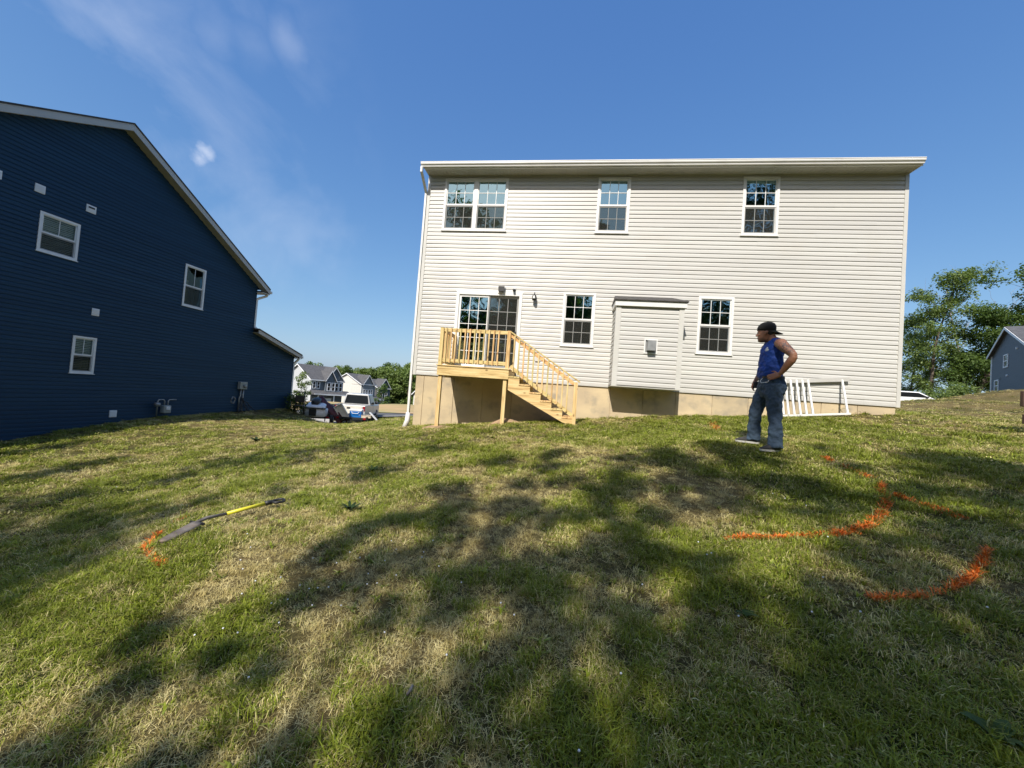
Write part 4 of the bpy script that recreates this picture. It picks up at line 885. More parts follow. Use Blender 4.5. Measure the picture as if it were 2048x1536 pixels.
# shirt: sleeveless, loose over the belly
sh = MB()
sh.loft([ring(-0.035, 0, 0.945, 0.126, 0.168), ring(-0.022, 0, 0.985, 0.134, 0.170), ring(-0.020, 0, 1.06, 0.136, 0.168), ring(-0.026, 0, 1.16, 0.127, 0.164), ring(-0.030, 0, 1.27, 0.124, 0.172), ring(-0.034, 0, 1.35, 0.118, 0.176), ring(-0.042, 0, 1.41, 0.098, 0.168, ex=2.1), ring(-0.046, 0, 1.455, 0.078, 0.125, ex=2.0), ring(-0.046, 0, 1.482, 0.066, 0.078, ex=2.0)])
for (y0, s_) in ((1, 1), (-1, -1)): sh.tube([(-0.05, 0, 1.462), (-0.05 - 0.035 * s_, 0.08 * y0, 1.455), (-0.05 - 0.062 * s_, 0.135 * y0, 1.435)], [0.062, 0.060, 0.062], 14)
shirt = remesh(sh.build('shirt', M['shirt'], man, smooth=True), 0.007, 2, (0.034, 0.065))
lg = MB()                                   # small white print on the left breast
def tp(phi, z, s_=1.06):
    a, b2_ = 0.122 * s_, 0.175 * s_; x_, y_ = a * cos(phi), b2_ * sin(phi)
    return Vector((-0.032 + x_ * cos(TH) - y_ * sin(TH), x_ * sin(TH) + y_ * cos(TH), z))
for (p0, z0_, w_, h_) in ((0.50, 1.338, 0.17, 0.010), (0.50, 1.352, 0.11, 0.016), (0.53, 1.368, 0.06, 0.012), (0.50, 1.325, 0.13, 0.006)):
    for i in range(4):
        a = p0 - w_ + 2 * w_ * i / 4; c = p0 - w_ + 2 * w_ * (i + 1) / 4; lg.poly([tp(a, z0_ - h_ / 2), tp(c, z0_ - h_ / 2), tp(c, z0_ + h_ / 2), tp(a, z0_ + h_ / 2)])
lg.build('printed_emblem', M['white_cool'], shirt, recalc=False)
# jeans
jn = MB()
jn.loft([ring(-0.04, 0, 0.965, 0.130, 0.165, ex=2.4), ring(-0.052, 0, 0.90, 0.145, 0.176), ring(-0.06, 0, 0.83, 0.152, 0.178), ring(-0.05, 0, 0.76, 0.138, 0.175), ring(-0.03, 0, 0.70, 0.10, 0.15)])
jn.tube([(-0.06, 0.085, 0.86), (-0.075, 0.10, 0.72), (-0.090, 0.108, 0.58), (-0.100, 0.115, 0.46), (-0.112, 0.122, 0.32), (-0.120, 0.13, 0.18), (-0.122, 0.132, zl + 0.055)], [0.112, 0.106, 0.092, 0.083, 0.080, 0.082, 0.088], 20)
jn.tube([(0.01, -0.085, 0.86), (0.045, -0.10, 0.72), (0.095, -0.112, 0.58), (0.122, -0.118, 0.46), (0.128, -0.122, 0.32), (0.130, -0.128, 0.18), (0.128, -0.13, zr + 0.05)], [0.110, 0.104, 0.090, 0.081, 0.078, 0.080, 0.086], 20)
remesh(jn.build('jeans', M['jeans'], man, smooth=True), 0.009, 2, (0.040, 0.085))
bl = MB(); prev_ = None
rr_ = [(ring(-0.04, 0, zz_, 0.139, 0.173, ex=2.4)) for zz_ in (0.952, 0.985)]; bl.loft(rr_); bl.build('belt', M['leather'], man, smooth=False)
MB().tube([(0.06, 0.13, 0.95), (0.085, 0.135, 0.91), (0.07, 0.155, 0.885), (0.0, 0.19, 0.895), (-0.02, 0.195, 0.93)], 0.004, 6).build('key_cord', M['white_cool'], man, smooth=True)
MB().box(0.10, 0.17, -0.215, -0.16, 0.83, 0.925).build('tool_pouch', M['leather'], man, bevel=0.015)
for (x_, y_, z_, yaw, nm) in ((-0.10, 0.13, zl, radians(42), 'l'), (0.165, -0.13, zr, radians(-4), 'r')):
    c, s_ = cos(yaw), sin(yaw); T = lambda p: Vector((x_ + p[0] * c - p[1] * s_, y_ + p[0] * s_ + p[1] * c, z_ + p[2]))
    V3 = lambda a, b2_, d: (a * c - b2_ * s_, a * s_ + b2_ * c, d)
    mb = MB(); mb.loft([(T((0.04, 0, 0.026)), V3(0.150, 0, 0), V3(0, 0.050, 0), 2.6), (T((0.035, 0, 0.045)), V3(0.145, 0, 0), V3(0, 0.050, 0), 2.5), (T((0.012, 0, 0.068)), V3(0.115, 0, 0), V3(0, 0.045, 0), 2.2), (T((-0.03, 0, 0.095)), V3(0.07, 0, 0), V3(0, 0.042, 0), 2.1), (T((-0.045, 0, 0.125)), V3(0.052, 0, 0), V3(0, 0.042, 0), 2)])
    shoe = mb.build('shoe', M['shoe'], man, smooth=True)
    mb = MB(); mb.loft([(T((0.04, 0, 0.0)), V3(0.150, 0, 0), V3(0, 0.050, 0), 2.6), (T((0.04, 0, 0.026)), V3(0.156, 0, 0), V3(0, 0.054, 0), 2.6)]); mb.build('sole', M['sole'], shoe)
    mb = MB()
    for i in range(4): mb.tube([T((0.03 + i * 0.022, -0.028, 0.082 - i * 0.007)), T((0.03 + i * 0.022, 0.028, 0.082 - i * 0.007))], 0.005, 5)
    mb.build('lace', M['white_cool'], shoe)

# ================================================================== spade in the grass
def onground(px, py, lift=0.0): g_ = ground_at(px, py); return Vector((g_.x, g_.y, g_.z + lift))
sp = empty('spade', (0, 0, 0)); tag(sp, 'long bladed spade with yellow shaft and black grip lying in the grass', 'spade')
A = onground(318, 1096, 0.03); Bv = onground(392, 1064, 0.07); Cv = onground(452, 1043, 0.075); Dv = onground(532, 1021, 0.075); Ev = onground(570, 1013, 0.07)
M['spade_steel'] = mat('worn_spade_steel', (0.10, 0.085, 0.075), 0.6, (0.24, 0.21, 0.18), 9, (1, 1, 1), bump=0.3, metal=0.25, dirt=((0.16, 0.10, 0.06), 6, 0.7))
M['yellow'] = mat('yellow_fibreglass', (0.72, 0.66, 0.03), 0.4, (0.62, 0.55, 0.04), 5)
d = (Bv - A).normalized(); sd = d.cross(Vector((0, 0, 1))).normalized(); up = sd.cross(d); mb = MB(); nn_ = 8
for i in range(nn_ + 1):
    f_ = i / nn_; w = 0.050 + 0.012 * f_; w *= min(1.0, 0.35 + 2.6 * f_ ** 0.8) if f_ < 0.3 else 1
    for j in range(7):
        g_ = (j - 3) / 3; mb.v.append(A + (Bv - A) * f_ + sd * w * g_ + up * (0.020 * (1 - g_ * g_) + 0.008))
for i in range(nn_):
    for j in range(6): a = i * 7 + j; mb.f.append([a, a + 1, a + 8, a + 7])
bl_ = mb.build('blade', M['spade_steel'], sp, smooth=True); s_ = bl_.modifiers.new('t', 'SOLIDIFY'); s_.thickness = 0.004
MB().box(0, 1, 0, 1, 0, 1, T=lambda p: Bv + sd * (p[0] - 0.5) * 0.16 + d * (p[1] * 0.012) + up * (p[2] * 0.022)).build('tread', M['black'], sp)
MB().tube([Bv - d * 0.12 + up * 0.02, Bv + up * 0.02, Bv + d * 0.10 + up * 0.012, Cv], [0.007, 0.016, 0.016, 0.014], 10).build('socket', M['spade_steel'], sp, smooth=True)
MB().tube([Cv, Dv], [0.018, 0.019], 12).build('shaft', M['yellow'], sp, smooth=True)
mb = MB(); e_ = (Ev - Dv).normalized(); s2 = e_.cross(Vector((0, 0, 1))).normalized(); mb.tube([Dv - e_ * 0.02, Dv + e_ * 0.05], [0.025, 0.022], 10)
mb.tube([Dv + e_ * 0.04, Dv + e_ * 0.08 + s2 * 0.05, Dv + e_ * 0.15 + s2 * 0.055, Dv + e_ * 0.165 + s2 * 0.03, Dv + e_ * 0.165 - s2 * 0.03, Dv + e_ * 0.15 - s2 * 0.055, Dv + e_ * 0.08 - s2 * 0.05, Dv + e_ * 0.04], 0.014, 8)
mb.build('grip', M['black'], sp, smooth=True)

# ================================================================== vehicles and things by the street
def wheel(parent, c, r, w, axis, rim='chrome', name='wheel'):
    ax_ = Vector(axis).normalized(); c = Vector(c); mb = MB()
    mb.tube([c - ax_ * w / 2, c - ax_ * w * 0.46, c + ax_ * w * 0.46, c + ax_ * w / 2], [r * 0.9, r, r, r * 0.9], 22); ty = mb.build(name, M['rubber'], parent, smooth=False)
    MB().tube([c - ax_ * (w / 2 + 0.012), c + ax_ * (w / 2 + 0.012)], [r * 0.58, r * 0.58], 16).build('rim', M[rim], ty); return ty
M['silver'] = mat('silver_paint', (0.44, 0.44, 0.435), 0.3, (0.5, 0.5, 0.49), 2, metal=0.2)
M['pale_panel'] = mat('pale_beige_paint', (0.78, 0.75, 0.66), 0.35)
M['red_lamp'] = mat('red_lamp_plastic', (0.30, 0.01, 0.015), 0.25)
M['maroon'] = mat('maroon_tarp', (0.09, 0.012, 0.014), 0.6, (0.05, 0.01, 0.012), 5, bump=0.6, bscale=9)
M['cooler_blue'] = mat('cooler_blue', (0.01, 0.13, 0.42), 0.35)
M['ply'] = mat('pale_board', (0.55, 0.48, 0.38), 0.7)
tr_ = ray(697, 841) * 25.0; tz = gz(tr_[0], tr_[1] + 1.5)
truck = empty('pickup_truck', (tr_[0], tr_[1], tz), math.atan2(0.95, -0.30)); tag(truck, 'silver pickup truck parked beyond the lawn, seen from behind with a pale tailgate', 'pickup truck')
MB().prism([(0.9, -0.95, 0.45), (0.9, 0.95, 0.45), (0.9, 0.95, 1.18), (0.9, -0.95, 1.18)], (2.2, 0, 0)).build('cab', M['silver'], truck, bevel=0.06)
mb = MB(); mb.box(0.0, 1.9, -0.98, -0.93, 0.55, 1.22); mb.box(0.0, 1.9, 0.93, 0.98, 0.55, 1.22); mb.box(0.0, 1.9, -0.929, 0.929, 0.55, 0.66); mb.build('bed', M['silver'], truck, bevel=0.02)
MB().box(-0.06, -0.005, -0.78, 0.80, 0.60, 1.20).build('tailgate', M['pale_panel'], truck, bevel=0.02)
MB().box(-0.075, -0.061, -0.05, 0.16, 0.98, 1.08).build('tailgate_handle', M['black'], truck)
mb = MB(); mb.v = [Vector(p) for p in ((1.9, -0.93, 1.18), (4.0, -0.93, 1.18), (4.0, 0.93, 1.18), (1.9, 0.93, 1.18), (2.05, -0.74, 1.93), (3.4, -0.74, 1.95), (3.4, 0.74, 1.95), (2.05, 0.74, 1.93))]
mb.f = [[0, 3, 2, 1], [4, 5, 6, 7], [0, 1, 5, 4], [1, 2, 6, 5], [2, 3, 7, 6], [3, 0, 4, 7]]; mb.build('roof', M['silver'], truck, bevel=0.06)
MB().poly([(1.89, -0.80, 1.26), (1.89, 0.80, 1.26), (2.015, 0.68, 1.83), (2.015, -0.68, 1.83)]).build('rear_window', M['carglass'], truck, recalc=False)
MB().poly([(2.10, -0.935, 1.23), (3.75, -0.935, 1.23), (3.30, -0.79, 1.84), (2.20, -0.79, 1.84)]).build('side_window', M['carglass'], truck, recalc=False)
MB().prism([(3.1, -0.95, 0.45), (3.1, 0.95, 0.45), (3.1, 0.95, 1.18), (3.1, -0.95, 1.18)], (2.5, 0, -0.05)).build('bonnet', M['silver'], truck, bevel=0.08)
MB().box(-0.16, -0.02, -0.95, 0.95, 0.42, 0.58).build('bumper', M['chrome'], truck, bevel=0.03)
for s_ in (-1, 1): MB().box(-0.03, 0.03, s_ * 0.885 - 0.07, s_ * 0.885 + 0.07, 0.85, 1.17).build('tail_light', M['red_lamp'], truck, bevel=0.01)
MB().box(3.5, 3.6, -1.15, -0.96, 1.20, 1.38).build('wing_mirror', M['black'], truck, bevel=0.02)
for xx in (1.05, 4.6):
    for s_ in (-1, 1): wheel(truck, (xx, s_ * 0.86, 0.38), 0.38, 0.24, (0, 1, 0))
# utility trailer hitched behind, with its load
def local(px, py, dist): v = ray(px, py) * dist; return Vector((v[0], v[1], gz(v[0], v[1])))
tp_ = local(716, 842, 23.2); ut = empty('utility_trailer', tp_, math.atan2(0.97, -0.24)); tag(ut, 'low black utility trailer behind the pickup, loaded with odds and ends', 'trailer')
mb = MB(); mb.box(-1.4, 1.2, -0.78, 0.78, 0.42, 0.48)
mb.build('deck', M['ply'], ut); mb = MB(); mb.box(-1.45, 1.25, -0.84, -0.79, 0.38, 0.55); mb.box(-1.45, 1.25, 0.79, 0.84, 0.38, 0.55); mb.box(-1.45, -1.40, -0.789, 0.789, 0.38, 0.50); mb.box(1.2, 2.2, -0.04, 0.04, 0.38, 0.44); mb.build('frame', M['black'], ut)
wheel(ut, (-0.2, -0.98, 0.30), 0.30, 0.18, (0, 1, 0)); wheel(ut, (-0.2, 0.98, 0.30), 0.30, 0.18, (0, 1, 0))
MB().box(-1.47, -1.451, -0.80, -0.66, 0.40, 0.50).build('tail_light', M['red_lamp'], ut)
MB().box(-1.47, -1.451, 0.66, 0.80, 0.40, 0.50).build('tail_light', M['red_lamp'], ut)
UT = Matrix.Translation(tp_) @ Matrix.Rotation(math.atan2(0.97, -0.24), 4, 'Z')
def on(M_, p): return M_ @ Vector(p)
c = on(UT, (-1.0, -0.15, 0.48)); co = empty('cooler', c, math.atan2(0.97, -0.24)); tag(co, 'blue cooler with white lid sitting on the utility trailer', 'cooler')
MB().box(-0.22, 0.22, -0.33, 0.33, 0.0, 0.38).build('tub', M['cooler_blue'], co, bevel=0.03); MB().box(-0.24, 0.24, -0.35, 0.35, 0.381, 0.47).build('lid', M['white_cool'], co, bevel=0.02)
MB().tube([(-0.25, -0.2, 0.33), (-0.30, -0.15, 0.24), (-0.30, 0.15, 0.24), (-0.25, 0.2, 0.33)], 0.015, 6).build('handle', M['white_cool'], co)
c = on(UT, (-1.1, 0.62, 0.75)); o = MB(); R_ = Matrix.Rotation(radians(-33), 3, 'X')
for (a0, a1, b0_, b1_, c0_, c1_) in ((-0.06, 0.0, -0.23, 0.23, -0.42, 0.42), (-0.16, -0.061, -0.25, -0.20, -0.44, 0.44), (-0.16, -0.061, 0.20, 0.25, -0.44, 0.44), (-0.16, -0.061, -0.199, 0.199, 0.40, 0.44), (-0.16, -0.061, -0.199, 0.199, -0.44, -0.40)):
    o.box(a0, a1, b0_, b1_, c0_, c1_, T=lambda p: R_ @ Vector(p))
o = o.build('plastic_tub', M['pale_panel'], None); o.location = c; o.rotation_euler = (0, 0, math.atan2(0.97, -0.24)); tag(o, 'shallow cream plastic tub tilted on its edge beside the cooler', 'tub')
mb = MB()
for i in range(5): mb.box(-0.3, 0.3, -0.35 + i * 0.145, -0.24 + i * 0.145, 0.14, 0.16)
for x in (-0.28, 0, 0.24): mb.box(x, x + 0.05, -0.35, 0.34, 0.0, 0.139)
o = mb.build('wood_pallet', M['ply'], None); o.location = on(UT, (-0.9, -0.62, 0.485)); o.rotation_euler = (0, 0, 1.9); o['kind_note'] = ''; del o['kind_note']; tag(o, 'small wooden pallet on the right end of the utility trailer', 'pallet')
P0 = on(UT, (-0.8, -0.85, 0.80)); P1 = local(757, 845, 22.4) + Vector((0, 0, 0.05)); mb = MB(); mb.beam(P0, P1, 0.16, 0.03)
tag(mb.build('plank', M['white'], None), 'white board slanting from the trailer load down to the grass', 'board')
P0 = local(742, 845, 22.0) + Vector((0, 0, 0.05)); P1 = local(768, 843, 21.8) + Vector((0, 0, 0.06)); tag(MB().beam(P0, P1, 0.14, 0.04).build('plank', M['white'], None), 'short white board lying in the grass right of the trailer', 'board')
# jet ski on its trailer
jp = local(634, 842, 22.4); jt = empty('boat_trailer', jp, radians(116)); tag(jt, 'black two wheeled boat trailer left of the pickup', 'trailer')
mb = MB(); mb.box(-1.5, 1.4, -0.35, -0.28, 0.42, 0.48); mb.box(-1.5, 1.4, 0.28, 0.35, 0.42, 0.48)
for x in (-1.3, -0.2, 1.0): mb.box(x, x + 0.06, -0.8, 0.8, 0.34, 0.41)
mb.box(-1.6, -1.501, -0.8, 0.8, 0.40, 0.50); mb.build('frame', M['black'], jt)
wheel(jt, (-1.15, -0.9, 0.28), 0.28, 0.17, (0, 1, 0)); wheel(jt, (-1.15, 0.9, 0.28), 0.28, 0.17, (0, 1, 0)); MB().box(-1.62, -1.601, -0.8, -0.66, 0.41, 0.49).build('tail_light', M['red_lamp'], jt)
MB().tube([(0.85, -0.3, 0.0), (0.85, -0.3, 0.34)], 0.03, 8).build('jack', M['black'], jt)
def jetski(loc, rz, mh, md, ms, label, s_=1.0):
    e = empty('jet_ski', loc, rz); tag(e, label, 'jet ski', 'jet skis parked beside the pickup'); e.scale = (s_, s_, s_)
    r_ = lambda x, y, z, a, b_, ex=2.6: ((x, y, z), (0, 0, a), (0, b_, 0), ex)
    MB().loft([r_(-1.45, 0, 0.20, 0.19, 0.50, 9), r_(-1.0, 0, 0.20, 0.20, 0.54, 7), r_(0.2, 0, 0.24, 0.19, 0.53, 3.2), r_(1.0, 0, 0.30, 0.17, 0.38, 2.6), r_(1.5, 0, 0.42, 0.06, 0.10, 2)]).build('hull', mh, e, smooth=True)
    MB().loft([r_(-1.40, 0, 0.42, 0.04, 0.44, 4), r_(-0.9, 0, 0.46, 0.10, 0.44, 3), r_(0.2, 0, 0.52, 0.16, 0.40, 2.6), r_(0.8, 0, 0.56, 0.14, 0.30, 2.4), r_(1.45, 0, 0.48, 0.04, 0.10, 2)]).build('deck', md, e, smooth=True)
    MB().loft([r_(-1.05, 0, 0.62, 0.10, 0.16, 2.6), r_(-0.6, 0, 0.70, 0.13, 0.18, 2.6), r_(0.0, 0, 0.72, 0.13, 0.16, 2.6), r_(0.25, 0, 0.68, 0.10, 0.12, 2.4)]).build('seat', ms, e, smooth=True)
    MB().tube([(0.35, 0, 0.62), (0.28, 0, 0.92)], [0.10, 0.07], 10).build('steering_column', ms, e, smooth=True)
    MB().tube([(0.20, -0.36, 0.92), (0.28, -0.12, 0.94), (0.28, 0.12, 0.94), (0.20, 0.36, 0.92)], 0.025, 8).build('handlebar', M['black'], e, smooth=True)
    MB().box(-1.49, -1.452, -0.14, 0.14, 0.06, 0.36).build('stern_panel', M['black'], e); MB().box(-1.50, -1.30, -0.53, 0.53, 0.385, 0.415).build('rub_rail', M['black'], e); return e
jetski(jp + Vector((0, 0, 0.44)), radians(116), M['white_cool'], M['white_cool'], M['black'], 'white jet ski with black seat on the boat trailer', 1.22)
jetski(local(668, 842, 24.0) + Vector((0, 0, 0.34)), radians(140), M['maroon'], M['maroon'], M['black'], 'maroon jet ski with black seat between the white one and the pickup', 0.95)
# tarp heap half over them
c = local(662, 842, 22.2); mb = MB()
prof_ = [(-1.1, 1.55), (-0.9, 1.62), (-0.5, 1.35), (0, 1.15), (0.5, 0.95), (0.9, 0.62), (1.0, 0.35)]
for i, (x, z) in enumerate(prof_):
    for j in range(7): g_ = (j - 3) / 3; mb.v.append(Vector((x * 0.8 + 0.05 * sin(j * 2 + i), g_ * 0.5 + 0.04 * sin(i * 3 + j), z - 0.35 * g_ * g_ + 0.05 * sin(i * 2.3 + j * 1.7))))
for i in range(len(prof_) - 1):
    for j in range(6): a = i * 7 + j; mb.f.append([a, a + 1, a + 8, a + 7])
o = mb.build('tarpaulin', M['maroon'], None, smooth=True); o.location = c; s2_ = o.modifiers.new('t', 'SOLIDIFY'); s2_.thickness = 0.02; tag(o, 'dark maroon tarpaulin slung over the jet skis', 'tarpaulin')
# folded chair by the corner of the navy house
c = local(596, 838, 19.6); ch = empty('folding_chair', c, 0.5); tag(ch, 'black folding chair standing by the corner of the navy house', 'chair')
MB().tube([(-0.22, 0, 0.0), (-0.20, 0.05, 0.5), (-0.2, 0.16, 1.05), (-0.12, 0.18, 1.15), (0.12, 0.18, 1.15), (0.2, 0.16, 1.05), (0.20, 0.05, 0.5), (0.22, 0, 0)], 0.022, 8).build('frame', M['black'], ch, smooth=True)
MB().tube([(-0.22, 0.42, 0.0), (-0.21, 0.10, 0.45), (0.21, 0.10, 0.45), (0.22, 0.42, 0)], 0.02, 8).build('leg', M['black'], ch, smooth=True)
MB().box(-0.2, 0.2, -0.32, 0.12, 0.44, 0.48).build('seat', M['black'], ch, bevel=0.01); MB().box(-0.19, 0.19, 0.10, 0.13, 0.62, 0.95).build('backrest', M['black'], ch, bevel=0.01)

# ---- houses across the street and on the hill
def far_house(px, dist, base, eave, ridge, front_len, depth, ang, mside, mfront, label, wins_f, wins_s, porch=None, cross=None, roofm='shingle_grey', trim='white_cool', group=None):
    """corner nearest to us at photo column px; front wall runs to the right, gable wall to the left"""
    d = ray(px, 770) * dist; C = Vector((d[0], d[1], 0)); v = Vector((d[0], d[1], 0)).normalized(); rp = Vector((v.y, -v.x, 0))
    fdir = (rp * cos(ang) + v * sin(ang)); sdir = Vector((-fdir.y, fdir.x, 0))          # sdir points away and left
    if sdir.dot(v) < 0: sdir = -sdir
    e = empty('house', (0, 0, 0)); tag(e, label, 'house', group)
    P = lambda f_, s_, z: C + fdir * f_ + sdir * s_ + Vector((0, 0, z))
    mid_ = depth / 2
    MB().poly([P(0, 0, base), P(0, depth, base), P(0, depth, eave), P(0, mid_, ridge), P(0, 0, eave)]).build('gable_wall', M[mside], e, recalc=False)
    MB().poly([P(front_len, 0, base), P(front_len, depth, base), P(front_len, depth, eave), P(front_len, mid_, ridge), P(front_len, 0, eave)]).build('gable_wall', M[mside], e, recalc=False)
    MB().poly([P(0, 0, base), P(front_len, 0, base), P(front_len, 0, eave), P(0, 0, eave)]).build('front_wall', M[mfront], e, recalc=False)
    MB().poly([P(0, depth, base), P(front_len, depth, base), P(front_len, depth, eave), P(0, depth, eave)]).build('back_wall', M[mside], e, recalc=False)
    sl = (ridge - eave) / mid_
    for s0, s1 in ((-0.45, mid_), (depth + 0.45, mid_)):
        z0 = eave - 0.45 * sl
        MB().prism([P(-0.35, s0, z0), P(-0.35, s1, ridge), P(-0.35, s1, ridge + 0.25), P(-0.35, s0, z0 + 0.25)], fdir * (front_len + 0.7)).build('roof', M[roofm], e)
        MB().prism([P(-0.40, s0, z0 - 0.05), P(-0.40, s1, ridge - 0.05), P(-0.40, s1, ridge + 0.2), P(-0.40, s0, z0 + 0.2)], -fdir * 0.08).build('rake_board', M[trim], e)
    MB().prism([P(-0.3, -0.46, eave - 0.45 * sl), P(-0.3, -0.56, eave - 0.45 * sl), P(-0.3, -0.56, eave - 0.45 * sl + 0.25), P(-0.3, -0.46, eave - 0.45 * sl + 0.25)], fdir * (front_len + 0.6)).build('gutter', M[trim], e)
    MB().prism([P(-0.05, -0.05, base), P(0.12, -0.05, base), P(0.12, 0.12, base), P(-0.05, 0.12, base)], (0, 0, eave - base)).build('corner_post', M[trim], e)
    def fwin(Q, n, u0, z0, w, h):
        """Q(u, z, out)"""
        fr = MB(); bw = 0.14
        for (a, b_, c_, d_) in ((u0 - bw, u0, z0 - bw, z0 + h + bw), (u0 + w, u0 + w + bw, z0 - bw, z0 + h + bw), (u0, u0 + w, z0 - bw, z0), (u0, u0 + w, z0 + h, z0 + h + bw), (u0, u0 + w, z0 + h * 0.47, z0 + h * 0.53)):
            fr.prism([Q(a, c_, 0.001), Q(b_, c_, 0.001), Q(b_, d_, 0.001), Q(a, d_, 0.001)], n * 0.08)
        wo_ = fr.build('window', M[trim], e); MB().poly([Q(u0, z0, 0.02), Q(u0 + w, z0, 0.02), Q(u0 + w, z0 + h, 0.02), Q(u0, z0 + h, 0.02)]).build('pane', M['carglass'], wo_, recalc=False)
        MB().poly([Q(u0, z0, 0.01), Q(u0 + w, z0, 0.01), Q(u0 + w, z0 + h, 0.01), Q(u0, z0 + h, 0.01)]).build('recess', M['interior'], wo_, recalc=False)
    for w in wins_f:
        oo_ = max([c_[3] + 0.01 for c_ in (cross or []) if c_[0] - 0.1 <= w[0] <= c_[1]] + [0.0]); fwin(lambda u_, z_, o_: P(u_, -o_ - oo_, z_), -sdir, *w)
    for w in wins_s: fwin(lambda u_, z_, o_: P(-o_, u_, z_), -fdir, *w)
    if porch:
        u0, u1, zt_, out = porch
        MB().prism([P(u0, -0.01, zt_ + 0.9), P(u0, -out, zt_), P(u0, -out, zt_ - 0.25), P(u0, -0.01, zt_ - 0.25)], fdir * (u1 - u0)).build('porch_roof', M[roofm], e)
        MB().prism([P(u0, -out - 0.02, zt_), P(u0, -out - 0.12, zt_), P(u0, -out - 0.12, zt_ - 0.3), P(u0, -out - 0.02, zt_ - 0.3)], fdir * (u1 - u0)).build('fascia', M[trim], e)
        for k_ in (0.1, 0.5, 0.97): uu = u0 + (u1 - u0) * k_; MB().prism([P(uu, -out + 0.1, base), P(uu + 0.2, -out + 0.1, base), P(uu + 0.2, -out + 0.3, base), P(uu, -out + 0.3, base)], (0, 0, zt_ - 0.26 - base)).build('porch_post', M[trim], e)
        g0 = u0 + (u1 - u0) * 0.12; MB().prism([P(g0, -0.02, base), P(g0 + 4.6, -0.02, base), P(g0 + 4.6, -0.02, base + 2.3), P(g0, -0.02, base + 2.3)], -sdir * 0.06).build('garage_door', M['white_cool'], e)
    if cross:
        for (u0, u1, zr_, out, zb_) in cross:
            um_ = (u0 + u1) / 2; mb = MB(); mb.prism([P(u0, -out, zb_), P(u1, -out, zb_), P(u1, -out, eave), P(um_, -out, zr_), P(u0, -out, eave)], sdir * (out + 3.0)); mb.build('cross_gable', M[mfront], e)
            for a, s_ in ((u0, -1), (u1, 1)):
                MB().prism([P(a + s_ * 0.3, -out - 0.3, eave - 0.3), P(um_, -out - 0.3, zr_ + 0.02), P(um_, -out - 0.3, zr_ + 0.24), P(a + s_ * 0.3, -out - 0.3, eave - 0.08)], sdir * (out + 4.5)).build('roof', M[roofm], e)
                MB().prism([P(a + s_ * 0.3, -out - 0.34, eave - 0.38), P(um_, -out - 0.34, zr_ - 0.06), P(um_, -out - 0.34, zr_ + 0.2), P(a + s_ * 0.3, -out - 0.34, eave - 0.12)], -sdir * 0.05).build('rake_board', M[trim], e)
    return e, P
M['ltgrey'] = mat('light_grey_siding', (0.52, 0.54, 0.56), 0.6, bump=0.2, stretch=(0.3, 0.3, 6), scale=3); M['slate'] = mat('slate_siding', (0.11, 0.135, 0.16), 0.6, (0.095, 0.115, 0.14), 3, (0.3, 0.3, 6))
M['dkblue'] = mat('dark_blue_siding', (0.035, 0.055, 0.085), 0.6); M['cream'] = mat('cream_siding', (0.66, 0.64, 0.58), 0.6, (0.6, 0.58, 0.53), 2); M['midgrey'] = mat('mid_grey_siding', (0.22, 0.24, 0.25), 0.6)
far_house(622, 95, -6.3, 0.55, 4.1, 8.6, 12.5, radians(30), 'ltgrey', 'slate', 'grey gabled house with dark slate front and light grey side, nearest across the street',
          [(0.5, -1.55, .55, 1.5), (1.6, -1.55, .55, 1.5), (3.9, -2.0, .7, 1.9), (5.1, -2.0, .7, 1.9), (6.3, -2.0, .7, 1.9), (7.4, -2.0, .7, 1.9)], [(5.2, -1.3, 1.0, 1.6)], porch=(-0.2, 10.2, -2.9, 2.2), cross=[(3.6, 8.5, 3.9, 0.35, -2.6), (3.4, 6.0, 2.9, 0.75, -2.6)], group='houses across the street')
far_house(723, 115, -7.4, 0.3, 3.2, 5.2, 13, radians(40), 'cream', 'midgrey', 'house with a big blank cream gable wall, between the grey and the dark blue houses',
          [(0.5, -2.9, .5, 1.6), (1.5, -2.9, .5, 1.6), (2.5, -2.9, .5, 1.6), (3.4, -2.9, .5, 1.6)], [], porch=(0, 7.5, -4.0, 1.8), cross=[(0.3, 4.0, 3.0, 0.4, -3.2)], group='houses across the street')
far_house(757, 135, -8.5, -0.6, 2.3, 5.0, 12, radians(38), 'shingle_grey', 'dkblue', 'small dark blue gabled house, farthest one across the street',
          [(0.8, -4.0, .8, 1.8), (2.8, -4.0, .8, 1.8)], [], cross=[(0.1, 4.9, 2.6, 0.4, -8.5)], group='houses across the street')
far_house(872, 85, -5.2, -1.2, 1.4, 9, 8, radians(38), 'cream', 'cream', 'pale house just showing left of the beige house downspout', [(0.8, -2.4, .8, 1.5)], [], porch=(-0.6, 8, -3.2, 1.5), group='houses across the street')
